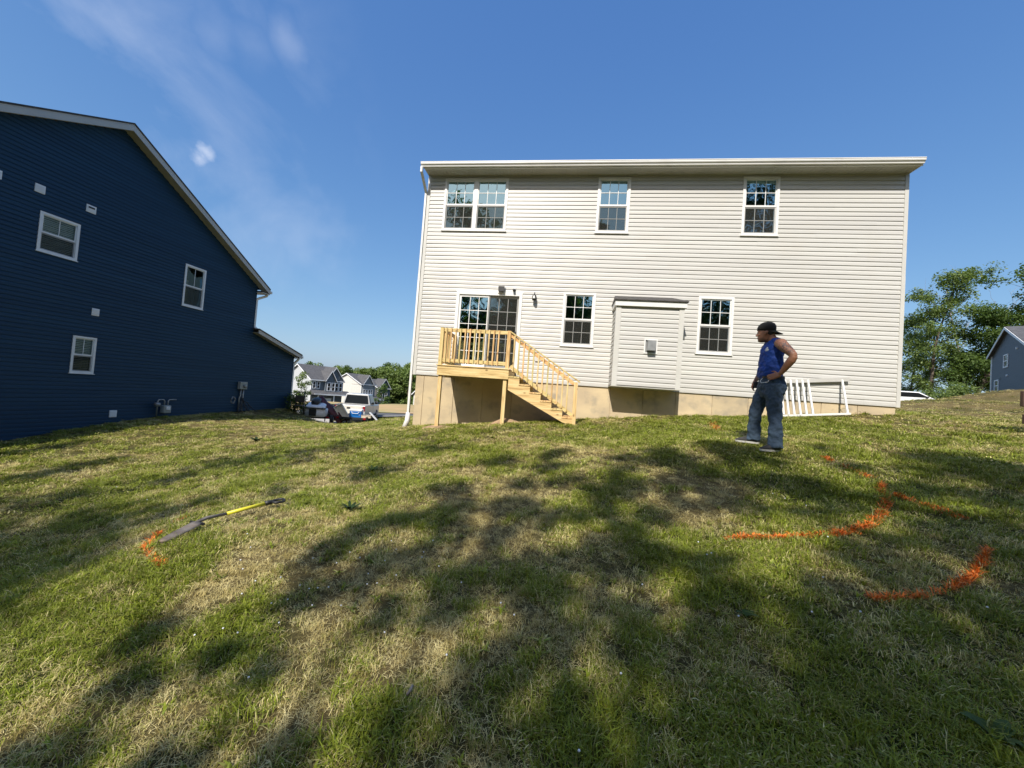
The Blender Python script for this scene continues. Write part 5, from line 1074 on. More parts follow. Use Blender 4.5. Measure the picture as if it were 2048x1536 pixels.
# slate house on the hill
d = ray(1984, 783) * 46; e, P = far_house(1984, 46, 2.6, 8.75, 12.1, 9.0, 11.0, radians(5), 'slate', 'slate', 'slate blue gabled house on top of the hill at the right edge', [], [])
for ch_ in list(e.children_recursive): bpy.data.objects.remove(ch_)
bpy.data.objects.remove(e)
hb = empty('house', (0, 0, 0)); tag(hb, 'slate blue gabled house on top of the hill at the right edge', 'house')
rA = at_y(1984, 714, 50); C0 = Vector((rA.x, 50, 0)); _q = ray(2019, 657); _q2 = Vector((_q[0], _q[1], 0)).normalized(); _t = C0.dot(_q2) - math.sqrt(5.2 ** 2 - (C0 - _q2 * C0.dot(_q2)).length ** 2); _A = _q2 * _t
gd = (_A - C0).normalized(); bd = Vector((-gd.y, gd.x, 0)); bd = bd if bd.dot(Vector((1, 0, 0))) > 0 else -bd
P = lambda a, b_, z: C0 + gd * a + bd * b_ + Vector((0, 0, z)); ez = rA.z; rz_ = _t * _q[2] / math.hypot(_q[0], _q[1]); gw = 10.4; bz = ez - 7
MB().poly([P(0, 0, bz), P(gw, 0, bz), P(gw, 0, ez), P(gw / 2, 0, rz_), P(0, 0, ez)]).build('gable_wall', M['slate'], hb, recalc=False)
MB().poly([P(0, 0, bz), P(0, 12, bz), P(0, 12, ez), P(0, 0, ez)]).build('side_wall', M['slate'], hb, recalc=False)
MB().poly([P(gw, 0, bz), P(gw, 12, bz), P(gw, 12, ez), P(gw, 0, ez)]).build('side_wall', M['slate'], hb, recalc=False)
for s_ in (0, 1):
    a0 = -0.3 if s_ == 0 else gw + 0.3; z0 = ez - 0.2
    MB().prism([P(a0, -0.3, z0), P(gw / 2, -0.3, rz_), P(gw / 2, -0.3, rz_ + 0.22), P(a0, -0.3, z0 + 0.22)], bd * 13).build('roof', M['shingle_grey'], hb)
    MB().prism([P(a0, -0.36, z0 - 0.1), P(gw / 2, -0.36, rz_ - 0.1), P(gw / 2, -0.36, rz_ + 0.16), P(a0, -0.36, z0 + 0.16)], bd * 0.05).build('rake_board', M['white_cool'], hb)
MB().prism([P(-0.06, -0.06, bz), P(0.16, -0.06, bz), P(0.16, 0.1, bz), P(-0.06, 0.1, bz)], (0, 0, ez - bz)).build('downspout', M['white_cool'], hb)
for (pxa, pya, pxb, pyb) in ((2008.5, 710.5, 2016.5, 734), (1990, 761, 1997.5, 783)):
    # intersect with the gable plane
    def hit(px, py):
        dd = Vector(ray(px, py)); n_ = bd; t_ = (C0 - Vector((0, 0, 0))).dot(n_) / dd.dot(n_); return dd * t_
    a = hit(pxa, pya); c = hit(pxb, pyb); ua = (a - C0).dot(gd); ub = (c - C0).dot(gd); ub = max(ub, ua + 0.9); za, zb = max(a.z, c.z), min(a.z, c.z); mb = MB()
    for (s0, s1, q0, q1) in ((ua, ua + 0.14, zb, za), (ub - 0.14, ub, zb, za), (ua + 0.14, ub - 0.14, zb, zb + 0.12), (ua + 0.14, ub - 0.14, za - 0.12, za), (ua + 0.14, ub - 0.14, (za + zb) / 2 - 0.05, (za + zb) / 2 + 0.05)):
        mb.prism([P(s0, -0.01, q0), P(s1, -0.01, q0), P(s1, -0.01, q1), P(s0, -0.01, q1)], -bd * 0.06)
    w_ = mb.build('window', M['white_cool'], hb); MB().poly([P(ua, -0.02, zb), P(ub, -0.02, zb), P(ub, -0.02, za), P(ua, -0.02, za)]).build('pane', M['carglass'], w_, recalc=False)
    MB().poly([P(ua, -0.012, zb), P(ub, -0.012, zb), P(ub, -0.012, za), P(ua, -0.012, za)]).build('recess', M['interior'], w_, recalc=False)
for (px, py) in ((2035, 696), (2015, 751)):
    a = hit(px, py); mb = MB().tube([a, a - bd * 0.1], 0.11, 12); mb.build('vent_cover', M['white_cool'], hb)
# low brown house roof and white car behind the rise
far_house(1880, 62, 0.0, 2.85, 3.9, 9, 9, radians(20), 'cream', 'cream', 'low house with a dark brown roof and white gable beyond the white car', [], [], roofm='shingle')
cp_ = ray(1818, 812) * 33.5; cz = 1.4
car = empty('parked_car', (cp_[0], cp_[1], cz), radians(-22)); tag(car, 'white car half hidden behind the grassy rise right of the beige house', 'car')
M['car_white'] = mat('white_car_paint', (0.78, 0.79, 0.80), 0.2)
pr = [(-2.3, 0.35), (2.3, 0.35), (2.38, 0.62), (2.25, 0.80), (1.2, 1.0), (0.35, 1.50), (-1.3, 1.55), (-2.2, 1.12), (-2.38, 0.7)]
MB().prism([(x, -0.9, z) for x, z in pr], (0, 1.8, 0)).build('body', M['car_white'], car, bevel=0.08)
MB().poly([(1.02, -0.905, 1.02), (0.28, -0.905, 1.42), (-1.25, -0.905, 1.46), (-1.9, -0.905, 1.06)]).build('side_window', M['carglass'], car, recalc=False)
MB().poly([(1.23, -0.72, 1.02), (1.23, 0.72, 1.02), (0.42, 0.66, 1.485), (0.42, -0.66, 1.485)]).build('windscreen', M['carglass'], car, recalc=False)
MB().box(0.75, 0.9, -1.08, -0.93, 1.02, 1.14).build('wing_mirror', M['black'], car, bevel=0.02)
for x in (-1.45, 1.45):
    for s_ in (-1, 1): wheel(car, (x, s_ * 0.83, 0.33), 0.33, 0.2, (0, 1, 0))
# rail fence whose ends just reach into the picture at the right
fn = empty('rail_fence', (0, 0, 0)); tag(fn, 'brown wooden rail fence with two rail ends at the right edge', 'fence')
pa = at_y(2044.5, 797, 8.4); pb = at_y(2046, 838, 8.4)
M['brown'] = mat('weathered_brown_wood', (0.09, 0.05, 0.035), 0.85, (0.05, 0.03, 0.02), 8)
MB().box(pa.x, pa.x + 2.2, 8.38, 8.44, pa.z - 0.15, pa.z + 0.14).build('rail', M['brown'], fn, bevel=0.01); MB().box(pb.x + 0.02, pb.x + 2.2, 8.38, 8.44, pb.z - 0.09, pb.z + 0.09).build('rail', M['brown'], fn, bevel=0.01)
for x in (0.5, 2.0): MB().box(pa.x + x, pa.x + x + 0.1, 8.441, 8.55, gz(pa.x + x, 8.5) - 0.3, pa.z + 0.25).build('post', M['brown'], fn, bevel=0.01)

# ================================================================== trees
def leafmat(name, c1, c2, rough=0.55, trans=0.35):
    m, t, b = newmat(name)
    a = N(t, 'ShaderNodeAttribute'); a.attribute_name = 'shade'
    mx = N(t, 'ShaderNodeMixRGB'); mx.inputs['Color1'].default_value = (*c1, 1); mx.inputs['Color2'].default_value = (*c2, 1); t.links.new(a.outputs['Fac'], mx.inputs['Fac'])
    b.inputs['Roughness'].default_value = rough; b.inputs['Specular IOR Level'].default_value = 0.3; t.links.new(mx.outputs[0], b.inputs['Base Color'])
    tl = N(t, 'ShaderNodeBsdfTranslucent'); hs_ = N(t, 'ShaderNodeMixRGB', blend_type='MULTIPLY'); hs_.inputs['Fac'].default_value = 1; hs_.inputs['Color2'].default_value = (1.3, 1.35, 0.5, 1)
    t.links.new(mx.outputs[0], hs_.inputs['Color1']); t.links.new(hs_.outputs[0], tl.inputs['Color'])
    ms = N(t, 'ShaderNodeMixShader'); ms.inputs['Fac'].default_value = trans; t.links.new(b.outputs[0], ms.inputs[1]); t.links.new(tl.outputs[0], ms.inputs[2])
    t.links.new(ms.outputs[0], t.nodes['Material Output'].inputs['Surface']); return m
M['leaf'] = leafmat('leaf_mid_green', (0.050, 0.095, 0.022), (0.13, 0.19, 0.045))
M['leaf_dark'] = leafmat('leaf_dark_green', (0.022, 0.045, 0.012), (0.055, 0.085, 0.018), trans=0.2)
M['leaf_hill'] = leafmat('leaf_bright_green', (0.095, 0.15, 0.04), (0.24, 0.30, 0.10), trans=0.45)
M['leaf_light'] = leafmat('leaf_yellow_green', (0.085, 0.14, 0.035), (0.20, 0.26, 0.075))
M['bark'] = mat('bark', (0.13, 0.105, 0.08), 0.95, (0.07, 0.055, 0.042), 6, (1, 1, 0.3), bump=0.8)
M['bark_grey'] = mat('pale_dead_wood', (0.30, 0.27, 0.24), 0.95, (0.2, 0.18, 0.16), 6, (1, 1, 0.3))
def leaves_mesh(name, centers, radii, count, size, r, flat=0.75, m='leaf'):
    """leaf quads in soft clumps round the given centres"""
    centers = np.asarray(centers, float); radii = np.asarray(radii, float); w = radii ** 2; w = w / w.sum()
    idx = r.choice(len(centers), count, p=w); d = r.normal(size=(count, 3)); d /= np.linalg.norm(d, axis=1)[:, None]
    rad = r.random(count) ** 0.45; p = centers[idx] + d * (rad * radii[idx])[:, None] * np.array([1, 1, flat])
    n = r.normal(size=(count, 3)) * 0.8 + d * 0.5 + np.array([0, 0, 0.7]); n /= np.linalg.norm(n, axis=1)[:, None]
    a = np.cross(n, r.normal(size=(count, 3))); a /= np.linalg.norm(a, axis=1)[:, None]; b_ = np.cross(n, a)
    s = size * (0.6 + 0.8 * r.random(count))[:, None]
    v = np.stack([p - a * s, p + b_ * s * 0.5 + n * s * 0.1, p + a * s, p - b_ * s * 0.5 + n * s * 0.1], 1).reshape(-1, 3)
    f = np.arange(count * 4).reshape(-1, 4); me_ = np_mesh(name, v, f)
    sh_ = np.clip(r.normal(0.45, 0.25, count) + 0.15 * d[:, 2], 0, 1); at2 = me_.attributes.new('shade', 'FLOAT', 'POINT'); at2.data.foreach_set('value', np.repeat(sh_, 4).astype(np.float32))
    me_.materials.append(M[m]); return me_
def grow(r, h, spread, levels=3, lean=0.1, base_r=0.18, crown_from=0.25, nb=7, up=0.5):
    """trunk and limbs; returns MB and limb tips"""
    mb = MB(); tips = []
    pts = [Vector((0, 0, 0))]; d = Vector((r.normal() * lean, r.normal() * lean, 1)).normalized(); n = 7
    for i in range(n): d = (d + Vector((r.normal() * 0.06, r.normal() * 0.06, 0.05))).normalized(); pts.append(pts[-1] + d * h / n)
    mb.tube(pts, [base_r * (1 - 0.85 * i / n) for i in range(n + 1)], 7)
    def limb_(p, d, ln, rad, lv):
        q_ = [p]; k = 4
        for i in range(k): d = (d + Vector(r.normal(size=3)) * 0.18 + Vector((0, 0, 0.10 * up))).normalized(); q_.append(q_[-1] + d * ln / k)
        mb.tube(q_, [rad * (1 - 0.75 * i / k) for i in range(k + 1)], 5, cap=False)
        if lv <= 1: tips.extend(q_[2:]); return
        tips.append(q_[-1])
        for i in range(3):
            j = 1 + int(r.integers(k)); a = Vector(r.normal(size=3)); limb_(q_[j], (d * 0.8 + a.normalized() * 0.9).normalized(), ln * 0.55, rad * 0.45, lv - 1)
    for i in range(nb * 2):
        f_ = crown_from + (1 - crown_from) * (i + r.random()) / (nb * 2) * 0.97; k = min(n - 1, int(f_ * n)); p = pts[k].lerp(pts[k + 1], f_ * n - k)
        az = i * 2.4 + r.random(); w = math.sin(pi * min(1, max(0.12, 1 - (f_ - crown_from) / (1 - crown_from) * 0.9))) ** 0.6
        limb_(p, Vector((cos(az), sin(az), up)).normalized(), spread * (0.45 + 0.6 * w), base_r * 0.35 * (1 - 0.6 * f_), levels - 1)
    tips.append(pts[-1]); return mb, tips
def tree(loc, h, spread, seed, count, size, m='leaf', label='', cat='tree', group=None, crown_from=0.25, clump=0.9, base_r=0.2, name='tree', nb=7, levels=3, up=0.5, extra=None, bark='bark', flat=0.75, lean=0.08):
    r = np.random.default_rng(seed); mb, tips = grow(r, h, spread, levels, lean, base_r, crown_from, nb, up)
    e = empty(name, loc, 0); tag(e, label, cat, group); mb.build('trunk', M[bark], e, smooth=True, recalc=False)
    if count:
        tips = [tuple(t_) for t_ in tips]; rad = [clump * (0.5 + r.random()) for _ in tips]
        if extra:
            for (x, y, z, q_) in extra: tips.append((x, y, z)); rad.append(q_)
        link(bpy.data.objects.new('crown', leaves_mesh('crown', tips, rad, count, size, r, flat, m)), e)
    return e
# --- tall trees at the right, behind the rise
def at_px(px, dist): v = ray(px, 770) * dist; return (v[0], v[1], gz(v[0], v[1]))
L3 = at_px(1862, 60); L3 = (L3[0], L3[1], 3.2)
tree(L3, 20.5, 3.5, 11, 19000, 0.16, 'leaf_light', 'tall airy light green tree nearest the beige house corner on the right', crown_from=0.08, clump=1.05, base_r=0.28, nb=12)
L3 = at_px(1822, 66); tree((L3[0], L3[1], 2.6), 15.0, 3.6, 12, 9000, 0.16, 'leaf_light', 'smaller tree half hidden by the corner of the beige house', crown_from=0.1, clump=0.9, base_r=0.2, nb=8)
L3 = at_px(1948, 57); tree((L3[0], L3[1], 4.3), 12.8, 3.9, 13, 24000, 0.18, 'leaf', 'dense dark green tree left of the slate house on the hill', crown_from=0.12, clump=1.3, base_r=0.34, nb=9)
L3 = at_px(1996, 62); tree((L3[0], L3[1], 5.0), 9.0, 3.0, 14, 8000, 0.19, 'leaf', 'bushy tree behind the roof of the slate house', crown_from=0.12, clump=1.4, base_r=0.3, nb=8)
for i, (px, h_, sd_, lb) in enumerate(((1943, 20.5, 21, 'taller bare dead tree rising above the dark green tree'), (1990, 17.0, 22, 'leafless grey tree behind the slate house, right of the taller dead tree'))):
    L3 = at_px(px, 66); tree((L3[0], L3[1], 4.5), h_, 5.0, sd_, 0, 0.2, label=lb, base_r=0.22, nb=8, bark='bark_grey', crown_from=0.4, group='bare trees on the hill', up=1.0)
L3 = at_px(2172, 30); tree((L3[0], L3[1], 3.2), 9.6, 3.2, 15, 7000, 0.12, 'leaf', 'dark leafy tree reaching in over the slate house at the right edge', crown_from=0.74, clump=0.65, base_r=0.2, nb=6, up=0.4)
L3 = at_px(2038, 40); tree((L3[0], L3[1], 4.0), 1.9, 1.0, 16, 2600, 0.10, 'leaf', 'young green bush in front of the slate house', 'bush', crown_from=0.05, clump=0.5, base_r=0.06, name='bush', nb=5, levels=2)
for px, hh, sd_ in ((1870, 1.6, 31), (1905, 1.8, 32), (1925, 1.4, 33), (1830, 1.2, 34)):
    L3 = at_px(px, 50); tree((L3[0], L3[1], 1.8 + (px - 1830) * 0.017), hh + 0.3, 1.2, sd_, 1500, 0.13, 'leaf_light', {1870: 'low shrub below the airy tree', 1905: 'low yellowish shrub below the dense dark tree', 1925: 'rightmost low shrub under the hill trees', 1830: 'low shrub next to the corner of the beige house'}[px], 'bush', crown_from=0.05, clump=0.9, base_r=0.06, name='bush', nb=5, levels=2, group='shrubs under the hill trees')
# --- wood beyond the far houses: a handful of grown trees, copied
protos = []
for sd_, mm in ((41, 'leaf_light'), (42, 'leaf_light'), (43, 'leaf'), (44, 'leaf_light')):
    protos.append(tree((0, 0, -500), 19, 6.0, sd_, 7000, 0.42, mm, 'x', crown_from=0.08, clump=2.1, base_r=0.4, nb=8, levels=2))
rr = random.Random(5); rows = []
for px in range(560, 850, 24): rows.append((px + rr.uniform(-5, 5), 172 + rr.uniform(-8, 8)))
for px in range(700, 850, 18): rows.append((px + rr.uniform(-4, 4), 150 + rr.uniform(-5, 5)))
rows.sort(); tops = [(560, 738), (600, 728), (625, 727), (650, 742), (668, 738), (685, 735), (700, 734), (715, 740), (735, 745), (755, 734), (790, 727), (830, 734), (850, 740)]
names_ = ['dark', 'round', 'tall', 'broad', 'pale', 'leafy', 'bushy', 'narrow']
for i, (px, dist) in enumerate(rows):
    top = np.interp(px, [a for a, _ in tops], [b_ for _, b_ in tops]) + (6 if dist < 160 else 0) + rr.uniform(-3, 3)
    v = ray(px, top) * dist; zt_ = v[2]; bz_ = -13.0; k = i % 4; o = protos[k] if i < 4 else copy_tree(protos[k])
    o.location = (v[0], v[1], bz_); s_ = (zt_ - bz_) / 20.5; o.scale = (s_ * rr.uniform(0.8, 1.1), s_ * rr.uniform(0.8, 1.1), s_); o.rotation_euler = (0, 0, rr.uniform(0, 6.28))
    o['group'] = 'trees of the wood beyond the far houses'
    ords = 'leftmost second third fourth fifth sixth seventh eighth ninth tenth eleventh twelfth thirteenth fourteenth fifteenth sixteenth seventeenth eighteenth nineteenth twentieth twenty-first twenty-second twenty-third'.split()
    o['label'] = (ords[i] + (' tree' if i == 0 else ' tree from the left') + ' in the green wood rising behind the houses across the street')
# saplings by the street
L3 = at_px(607, 60); tree((L3[0], L3[1], -4.6), 5.6, 1.2, 51, 1500, 0.13, 'leaf_light', 'thin young yellow-green street tree before the grey house', crown_from=0.15, clump=0.5, base_r=0.06, nb=6, levels=2)
L3 = at_px(766, 80); tree((L3[0], L3[1], -6.0), 5.8, 1.5, 52, 1500, 0.17, 'leaf', 'young street tree in front of the dark blue house', crown_from=0.15, clump=0.6, base_r=0.06, nb=6, levels=2)
L3 = at_px(588, 19.0); tree((XB + 0.45, yF - 0.1, gz(XB + 0.5, yF)), 0.75, 0.5, 53, 1500, 0.05, 'leaf', 'leafy shrub at the foot of the navy house corner', 'bush', crown_from=0.02, clump=0.32, base_r=0.03, name='bush', nb=5, levels=2)

# --- the wood behind the camera: it throws the dappled shade over the yard and shows in the window panes
SV = SUN / SUN.z                                     # step along the sun per metre of height
shade = []                                           # (photo px, py, radius m, height above ground, share of leaves)
for row in ((60, 900, .9, 12, .7), (170, 935, .9, 12, .6), (60, 1010, .6, 13, .7), (200, 1050, .5, 12, .6), (330, 960, .6, 12, .7), (480, 925, .8, 13, .8), (640, 905, .8, 13, .8), (760, 950, .6, 14, .6), (560, 985, .4, 12, .8), (400, 1005, .3, 12, .6),
            (60, 1150, .3, 11, .7), (870, 900, .5, 14, .4), (900, 990, .55, 13, .9), (1010, 1010, .5, 13, 1.0), (1090, 960, .55, 14, .9), (1210, 970, .6, 14, 1.0), (1330, 930, .6, 14, .9), (1440, 905, .55, 15, .9), (1400, 985, .6, 13, 1.0), (1520, 960, .6, 14, 1.1), (1620, 985, .6, 14, 1.1), (1530, 920, .5, 15, .7),
            (640, 1110, .35, 12, 1.0), (740, 1090, .4, 12, .9), (720, 1160, .3, 12, 1.1), (600, 1180, .3, 11, 1.1), (850, 1120, .4, 12, .9), (960, 1150, .4, 12, .9), (1000, 1090, .4, 13, .8), (1120, 1110, .45, 12, 1.0), (1200, 1180, .4, 12, 1.1), (1260, 1080, .4, 13, .9), (1380, 1120, .3, 12, .7), (1130, 1250, .4, 11, 1.1), (1280, 1290, .4, 11, 1.2), (1420, 1290, .4, 11, 1.2), (1500, 1200, .35, 12, 1.2),
            (560, 1330, .12, 11, 1), (250, 1400, .2, 10, .8), (600, 1500, .18, 10, 1.0), (820, 1500, .25, 10, 1.2), (1000, 1470, .3, 10, 1.2), (1180, 1430, .3, 10, 1.2), (1370, 1430, .4, 10, 1.3), (120, 1500, .3, 10, 1), (330, 1530, .2, 10, .8), (1010, 1340, .22, 11, .9), (860, 1250, .12, 11, .7), (300, 1290, .15, 11, .7),
            (1620, 1130, .5, 13, 1.2), (1650, 1250, .5, 12, 1.3), (1580, 1360, .5, 11, 1.3), (1760, 1130, .5, 13, 1.2), (1880, 1080, .6, 13, 1.1), (2000, 1080, .6, 13, 1.1), (1800, 1330, .6, 11, 1.4), (1980, 1250, .5, 12, 1.3), (1960, 1420, .6, 11, 1.4), (1700, 1480, .6, 10, 1.4), (2100, 1300, .8, 12, 1.4), (1540, 1500, .5, 10, 1.3), (2150, 1100, .9, 13, 1.3),
            (820, 1040, .35, 13, .8), (930, 1060, .3, 13, .8), (1060, 1040, .35, 13, .9), (1160, 1040, .35, 13, .9), (1320, 1020, .35, 13, .8), (1250, 920, .4, 14, .7), (1100, 910, .4, 14, .6), (980, 930, .4, 14, .6), (900, 1200, .25, 12, .7), (1050, 1180, .3, 12, .9), (780, 1230, .15, 11, .6), (480, 1300, .12, 11, .6),
            (1740, 1020, .4, 13, .7), (1860, 985, .5, 14, .9), (1960, 975, .6, 14, 1.0), (2040, 1000, .6, 14, 1.0), (2140, 960, 1.2, 14, 1.0), (1700, 935, .35, 14, .6), (1640, 900, .15, 14, .5)):
    g_ = ground_at(row[0], row[1]); p = g_ + Vector(SV) * row[3]; shade.append((p, row[2], row[4]))
for (hz_, rad_, w_) in ((0.35, .3, .6), (1.0, .35, .8), (1.45, .25, .5)): shade.append((Vector((PX, PY, PZ + hz_)) + Vector(SV) * 13.5, rad_, w_))  # extra leaf clumps, added out of view to cast shade on the man
# a handful of trees, each carrying the clumps nearest to it
homes = [(-7.5, -12.6), (-3.2, -12.2), (0.5, -13.0), (3.6, -12.0), (7.5, -12.8), (11.5, -12.0)]
lab = ['leftmost leafy tree of the wood behind the photographer', 'second tree from the left in the wood behind the photographer', 'middle left tree of the wood behind the photographer', 'middle right tree of the wood behind the photographer', 'second tree from the right in the wood behind the photographer', 'rightmost leafy tree of the wood behind the photographer']
for k, (hx, hy) in enumerate(homes):
    mine = [s_ for s_ in shade if min(range(6), key=lambda j: (s_[0].x - homes[j][0]) ** 2 * 2.2 + (s_[0].y - homes[j][1]) ** 2 * 0.1) == k]
    if not mine: continue
    r = np.random.default_rng(60 + k); zb_ = gz(hx, hy); e = empty('tree', (hx, hy, zb_)); tag(e, lab[k], 'tree', None)
    mb = MB(); ztop = (max(p.z for p, _, _ in mine) - zb_) * 0.66; pts = [Vector((0.15 * sin(i * 1.3), 0.12 * cos(i * 1.7), ztop * i / 8)) for i in range(9)]
    mb.tube(pts, [0.20 * (1 - 0.88 * i / 8) for i in range(9)], 8); cs = []; rs = []; tot = 0
    for p, rad, wt in mine:
        q_ = p - Vector((hx, hy, zb_)); j = max(0.25, min(0.95, (q_.z - 0.45 * math.hypot(q_.x, q_.y)) / ztop)) * 8; a = pts[int(j)].lerp(pts[min(8, int(j) + 1)], j - int(j))
        mid_ = a.lerp(q_, 0.5) + Vector((r.normal() * 0.3, r.normal() * 0.3, 0.3)); mb.tube([a, mid_, q_], [0.028, 0.018, 0.008], 5, cap=False)
        m_ = max(3, int(rad * 9))
        for _ in range(m_):
            o_ = Vector(r.normal(size=3)); o_ = o_ / o_.length * rad * (r.random() ** 0.5) * 0.85; cs.append(tuple(q_ + o_)); rs.append(rad * 0.42 + 0.06)
        tot += wt * 265 * (rad + 0.12) ** 1.8
    mb.build('trunk', M['bark'], e, smooth=True, recalc=False)
    link(bpy.data.objects.new('crown', leaves_mesh('crown', cs, rs, int(tot), 0.125, r, 0.8, 'leaf')), e)
# the deeper trees that fill the reflections; they stand low enough that their shade stays behind the camera
for k, (x, y, h_, m_, lb) in enumerate(((-20, -15, 12.5, 'leaf', 'broad tree at the far left of the wood behind the photographer'), (-13.3, -21, 22.8, 'leaf', 'tall tree left in the wood behind the photographer'), (-6.5, -19, 17.5, 'leaf', 'tall tree in the second row of the wood, left of centre'),
        (-1, -18, 15.5, 'leaf_dark', 'dark tree in the second row of the wood, centre'), (4.2, -19, 17.8, 'leaf', 'lower tree in the second row of the wood, right of centre'), (11, -18, 15.5, 'leaf_dark', 'dark tree in the second row of the wood, right'), (16.5, -15, 22.5, 'leaf_dark', 'tallest dark tree of the wood behind the photographer'), (24, -14, 16, 'leaf', 'broad tree at the far right of the wood behind the photographer'),
        (-17, -23, 12, 'leaf_dark', 'far left tree of the back row of the wood'), (-10, -23, 12.5, 'leaf_dark', 'second tree from the left of the back row of the wood'), (-3.5, -23, 12, 'leaf_dark', 'third tree from the left of the back row of the wood'), (2, -24, 12.5, 'leaf_dark', 'middle tree of the back row of the wood'), (8, -23, 12, 'leaf_dark', 'third tree from the right of the back row of the wood'), (14, -23, 12.5, 'leaf_dark', 'second tree from the right of the back row of the wood'), (21, -22, 12, 'leaf_dark', 'far right tree of the back row of the wood'))):
    tree((x, y, gz(x, y)), h_, 4.2, 80 + k, 9000, 0.19 if k < 8 else 0.27, m_, lb, crown_from=0.08 if k < 8 else 0.03, clump=1.5, base_r=0.3, nb=9, levels=2)

# ================================================================== grass
def tuft(r, n, rad, hmin, hmax, width, lean, flat=0.0):
    v = []; f = []; bl = []; tp_ = []
    for i in range(n):
        a = r.random() * 2 * pi; q_ = rad * math.sqrt(r.random()); p = Vector((cos(a) * q_, sin(a) * q_, 0.0)); h = r.uniform(hmin, hmax)
        d = r.random() * 2 * pi; out = Vector((cos(d), sin(d), 0)); side = Vector((-out.y, out.x, 0)); ln = lean * r.uniform(0.3, 1.4)
        zz = 1 - flat * r.uniform(0.6, 1.0); w = width * r.uniform(0.6, 1.3); c = r.random(); k0 = len(v)
        p1 = p + out * h * ln * 0.35 + Vector((0, 0, h * 0.55 * zz)); p2 = p + out * h * ln + Vector((0, 0, h * zz * (1 - 0.35 * min(1, ln))))
        if flat: p1.z = max(p1.z, 0.004); p2.z = max(p2.z, 0.004 + 0.01 * r.random())
        v += [p - side * w * .5, p + side * w * .5, p1 + side * w * .45, p1 - side * w * .45, p2]; f += [[k0, k0 + 1, k0 + 2, k0 + 3], [k0 + 3, k0 + 2, k0 + 4]]
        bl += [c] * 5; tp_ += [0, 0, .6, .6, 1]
    me_ = bpy.data.meshes.new('tuft'); me_.from_pydata([tuple(x) for x in v], [], f)
    a = me_.attributes.new('bl', 'FLOAT', 'POINT'); a.data.foreach_set('value', bl); a = me_.attributes.new('tip', 'FLOAT', 'POINT'); a.data.foreach_set('value', tp_); return me_
m, t, b = newmat('grass_blade'); b.inputs['Roughness'].default_value = 0.5; b.inputs['Specular IOR Level'].default_value = 0.25
def attr(nm, ty='GEOMETRY'): a = N(t, 'ShaderNodeAttribute'); a.attribute_name = nm; a.attribute_type = ty; return a.outputs['Fac']
ab, atp, ad_ = attr('bl'), attr('tip'), attr('dry', 'INSTANCER'); ar = attr('tint', 'INSTANCER')
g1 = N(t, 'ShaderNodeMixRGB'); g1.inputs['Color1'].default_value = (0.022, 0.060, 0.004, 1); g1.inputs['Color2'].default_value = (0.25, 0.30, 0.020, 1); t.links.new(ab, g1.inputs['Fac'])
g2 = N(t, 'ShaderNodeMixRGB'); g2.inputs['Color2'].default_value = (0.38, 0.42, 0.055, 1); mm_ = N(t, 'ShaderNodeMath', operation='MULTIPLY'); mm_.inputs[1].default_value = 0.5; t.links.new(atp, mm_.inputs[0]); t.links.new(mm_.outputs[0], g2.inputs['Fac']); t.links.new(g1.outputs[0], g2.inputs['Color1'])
# a blade is straw when its own random number falls under the dryness of its spot
sb = N(t, 'ShaderNodeMath', operation='SUBTRACT'); t.links.new(ad_, sb.inputs[0]); t.links.new(ab, sb.inputs[1])
sr = N(t, 'ShaderNodeMapRange'); sr.inputs['From Min'].default_value = -0.22; sr.inputs['From Max'].default_value = 0.05; t.links.new(sb.outputs[0], sr.inputs['Value'])
st = N(t, 'ShaderNodeMixRGB'); st.inputs['Color1'].default_value = (0.42, 0.33, 0.10, 1); st.inputs['Color2'].default_value = (0.80, 0.69, 0.34, 1); t.links.new(ar, st.inputs['Fac'])
fx_ = N(t, 'ShaderNodeMixRGB'); t.links.new(sr.outputs['Result'], fx_.inputs['Fac']); t.links.new(g2.outputs[0], fx_.inputs['Color1']); t.links.new(st.outputs[0], fx_.inputs['Color2'])
tn = N(t, 'ShaderNodeMapRange'); tn.inputs['To Min'].default_value = 0.8; tn.inputs['To Max'].default_value = 1.15; t.links.new(ar, tn.inputs['Value'])
mu = N(t, 'ShaderNodeMixRGB', blend_type='MULTIPLY'); mu.inputs['Fac'].default_value = 1; t.links.new(fx_.outputs[0], mu.inputs['Color1']); t.links.new(tn.outputs['Result'], mu.inputs['Color2'])
t.links.new(mu.outputs[0], b.inputs['Base Color']); tl = N(t, 'ShaderNodeBsdfTranslucent'); t.links.new(mu.outputs[0], tl.inputs['Color']); ms = N(t, 'ShaderNodeMixShader'); ms.inputs['Fac'].default_value = 0.22
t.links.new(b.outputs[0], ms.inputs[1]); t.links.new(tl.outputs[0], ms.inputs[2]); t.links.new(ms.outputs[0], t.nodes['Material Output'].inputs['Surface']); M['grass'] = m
tuft_col = bpy.data.collections.new('tufts'); rt_ = np.random.default_rng(99)
specs = [(30, .045, .018, .045, .0032, .9, 0)] * 3 + [(30, .05, .02, .055, .0030, 1.2, 0)] * 2 + [(30, .06, .022, .05, .0030, 1.2, .85)] * 3 + [(26, .035, .035, .075, .0038, 1.0, 0)] * 2 + [(40, .07, .02, .035, .005, .9, .3)] * 1 + [(8, .022, .028, .045, .010, 1.5, 0)]
for i, sp_ in enumerate(specs):
    me_ = tuft(rt_, *sp_); me_.materials.append(m); tuft_col.objects.link(bpy.data.objects.new('tuft_%02d' % i, me_))
